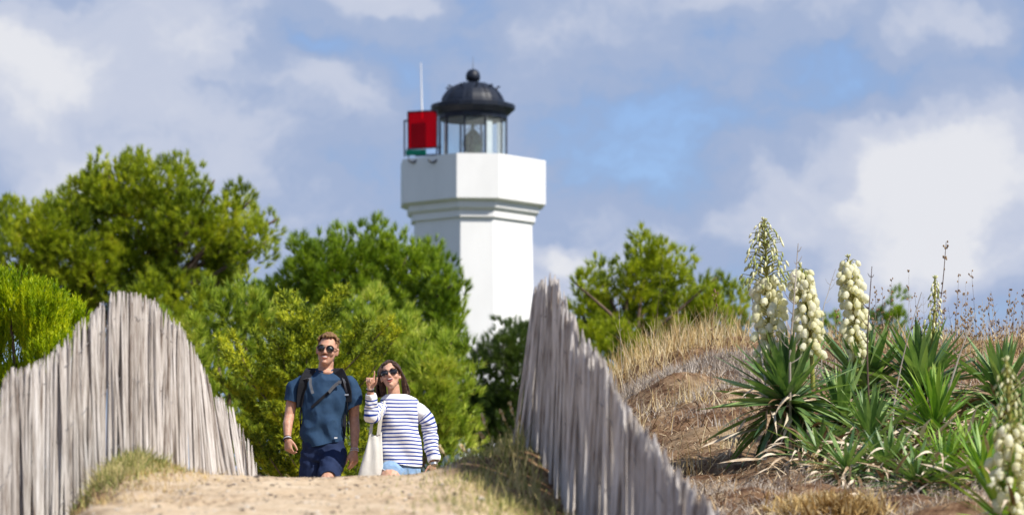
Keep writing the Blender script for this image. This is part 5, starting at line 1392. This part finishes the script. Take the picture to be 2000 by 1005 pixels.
    s2 = sleeve([sr + Vector((-.05, 0, -.005)), sr.lerp(er, .5) + Vector((.012, 0, .0)), er, er.lerp(wr_, .5), wr_ + Vector((.002, 0, .012))], [.058, .061, .061, .057, .049], wrinkle=.006, seed=7, blank0=3.6, blankend=1.2, n=56)
    striped([body, s1, s2], mt, root)
    # denim shorts
    s = MB(); torso(s, [(.68, X(781), 0, .154, .112), (.74, X(780), 0, .152, .108), (.82, X(779), 0, .145, .10)])
    s.chain([(-.075, -.01, .73), (X(766), -.10, .70)], [.092, .098], 16); s.chain([(.072, 0, .73), (.074, .0, .66)], [.088, .090], 16)

    def cutd(c):
        if c.z > .80: return True
        if c.x < 0: return c.z < .665 + max(0, (-c.x) * .55) - .02
        return c.z < .64
    dn = s.remesh('denim_shorts', M['denim'], .0065, root, 2, cutd, lambda p: .005 * noise.noise(p * 14))
    hems(dn, 'frayed_hem', M['fray'], .0045, root, lambda c: c.z < .75)
    # hair
    h = MB(); rd = random.Random(9)
    for i in range(240):
        a = rd.uniform(0, 6.283); u = rd.uniform(-.2, 1); q = math.sqrt(max(0, 1 - u * u)); x, y, z = q * math.cos(a), q * math.sin(a), u
        if y < -.2 and z < .62: continue
        if y < .2 and z < .1: continue
        h.ell(T((x * .081, .018 + y * .102, .034 + z * .096)), [.016 * hs] * 3, n=6, m=4)

    def lock(p0, p1, p2, p3, r): h.chain([Vector(q) for q in catmull([p0, p1, p2, p3], 9)], [r * s for s in (.8, 1, 1.05, 1.05, 1, .95, .85, .7, .55, .35)], 7)
    for i in range(34):
        t = rd.random(); y = rd.uniform(-.02, .10)
        p0 = T((-.045 - .03 * t, y - .02, .075)); p1 = T((-.094, y, .02)); p2 = Vector((X(735 + 14 * t), y + .0, Z(748))); p3 = Vector((X(735 + 19 * t), y + .02, Z(776 - 4 * t)))
        lock(p0, p1, p2, p3, .0135)
    for i in range(70):
        t = rd.random(); y = rd.uniform(-.03, .10)
        p0 = T((.030 + .04 * t, y - .03, .085 - .02 * t)); p1 = T((.092, y, .02)); p2 = Vector((X(784 + 9 * t), y + .03, Z(746 + 4 * (1 - t)))); p3 = Vector((X(784 + 17 * t), y + .06, Z(769 + rd.uniform(-6, 6))))
        lock(p0, p1, p2, p3, .0085)
    h.remesh('hair', M['hair_w'], .0048, root, 1, wr=lambda p: .004 * noise.noise(Vector((p.x * 60, p.y * 60, p.z * 8))))
    w = MB()
    for i in range(9):
        a = T((.085, rd.uniform(-.02, .05), rd.uniform(-.03, .03))); e = Vector((X(rd.uniform(790, 806)), .05, Z(rd.uniform(728, 768)))); w.tube([a, a.lerp(e, .5) + Vector((.0, 0, -.02)), e], [.0014, .0012, .0006], 4)
    w.build('loose_hair', M['hair_m'], root)
    for sx in (-1, 1):
        e = MB(); e.chain([T((sx * .018, -.092, .030)), T((sx * .036, -.090, .035)), T((sx * .054, -.078, .029))], [.0025, .0032, .002], 6); e.build('eyebrow', M['hair_w'], root, smooth=True)
    glasses(root, T, rot, hs, .027, .0195, M['frameblack'], True, gap=.037)
    e = MB(); e.ell(T((0, -.089, -.060)), (.021 * hs, .006, .013 * hs), rot); e.build('mouth', M['mouthdark'], root, smooth=True)
    e = MB(); e.ell(T((0, -.0935, -.054)), (.017 * hs, .003, .0045 * hs), rot); e.build('teeth', M['teeth'], root, smooth=True)
    e = MB(); e.chain([T((-.024, -.083, -.058)), T((-.012, -.094, -.049)), T((0, -.096, -.0485)), T((.012, -.094, -.049)), T((.024, -.083, -.058))], [.002, .003, .003, .003, .002], 8)
    e.chain([T((-.024, -.083, -.058)), T((-.013, -.092, -.073)), T((0, -.094, -.077)), T((.013, -.092, -.073)), T((.024, -.083, -.058))], [.002, .0042, .0048, .0042, .002], 8); e.build('lips', M['lips'], root, smooth=True)
    ax = (wl - el).normalized(); ringband('bracelet', wl - ax * .004, ax, .028, .003, .003, M['steel'], root); ringband('bracelet', wl - ax * .014, ax + Vector((.15, 0, 0)), .030, .003, .004, M['nylon'], root)
    ax = (wr_ - er).normalized(); ringband('watch', wr_ + ax * .010, ax, .029, .003, .009, M['steel'], root)
    ph = MB(); rg = []
    c = wr_ + Vector((-.035, -.035, -.112))
    for z, r in ((-.045, .016), (-.035, .019), (.02, .019), (.03, .013), (.042, .012)): rg.append([c + Vector((r * math.cos(k * math.pi / 6), r * math.sin(k * math.pi / 6), z)) for k in range(12)])
    ph.rings(rg); tag(ph.build('bottle', M['phone'], smooth=True, loc=org), 'small pale grey bottle held low in the hand of the woman', 'bottle')
    # tote bag
    bo = org + Vector((X(725), -.14, .60)); o = org - bo
    bag = empty('tote_bag', bo, 'cream canvas tote bag hanging from the shoulder of the woman', 'bag')
    rings = []; sec = [(.600, X(724), -.13, .104, .030), (.64, X(724.5), -.13, .106, .045), (.75, X(727.5), -.13, .090, .048), (.88, X(731.5), -.13, .068, .038), (.96, X(733.5), -.13, .055, .022), (Z(851), X(734.5), -.13, .050, .016)]
    for i, s_ in enumerate(catmull(sec, 40)):
        ring = []
        for j, q in enumerate(se((s_[1], s_[2]), s_[3], s_[4], s_[0], 48, 3)):
            v = Vector(q); a = 2 * math.pi * j / 48; t = i / 40
            w = .012 * noise.noise(Vector((v.x * 22, 3, v.z * 4))) + .006 * math.sin(v.x * 90 + v.z * 8) * (.3 + t)
            ring.append(v + Vector((0, math.copysign(1, math.sin(a)) * w * abs(math.sin(a)), .018 * math.cos(a * 2 + 1) * t ** 6)) + o)
        rings.append(ring)
    q = MB(); q.rings(rings, True, False); q.build('bag_body', M['canvas'], bag, smooth=True)
    sh = Vector((X(750), -.02, Z(783) + .022))
    for a, mid, w in (((X(742.5), -.145, Z(852)), (X(747), -.155, Z(815)), .010), ((X(738.5), -.148, Z(853)), (X(744), -.16, Z(812)), .010), ((X(726), -.115, Z(850)), (X(731), -.10, Z(820)), .009), ((X(722.5), -.115, Z(852)), (X(728), -.09, Z(822)), .009)):
        pts = [Vector(p) + o for p in catmull([a, mid, Vector((X(750), -.118, Z(796))), sh, sh + Vector((0, .06, -.01))], 16)]
        r_ = MB(); r_.ribbon(pts, w * 1.5, (1, 0, 0), .002); r_.build('handle', M['canvas'], bag)


make_man()
make_woman()
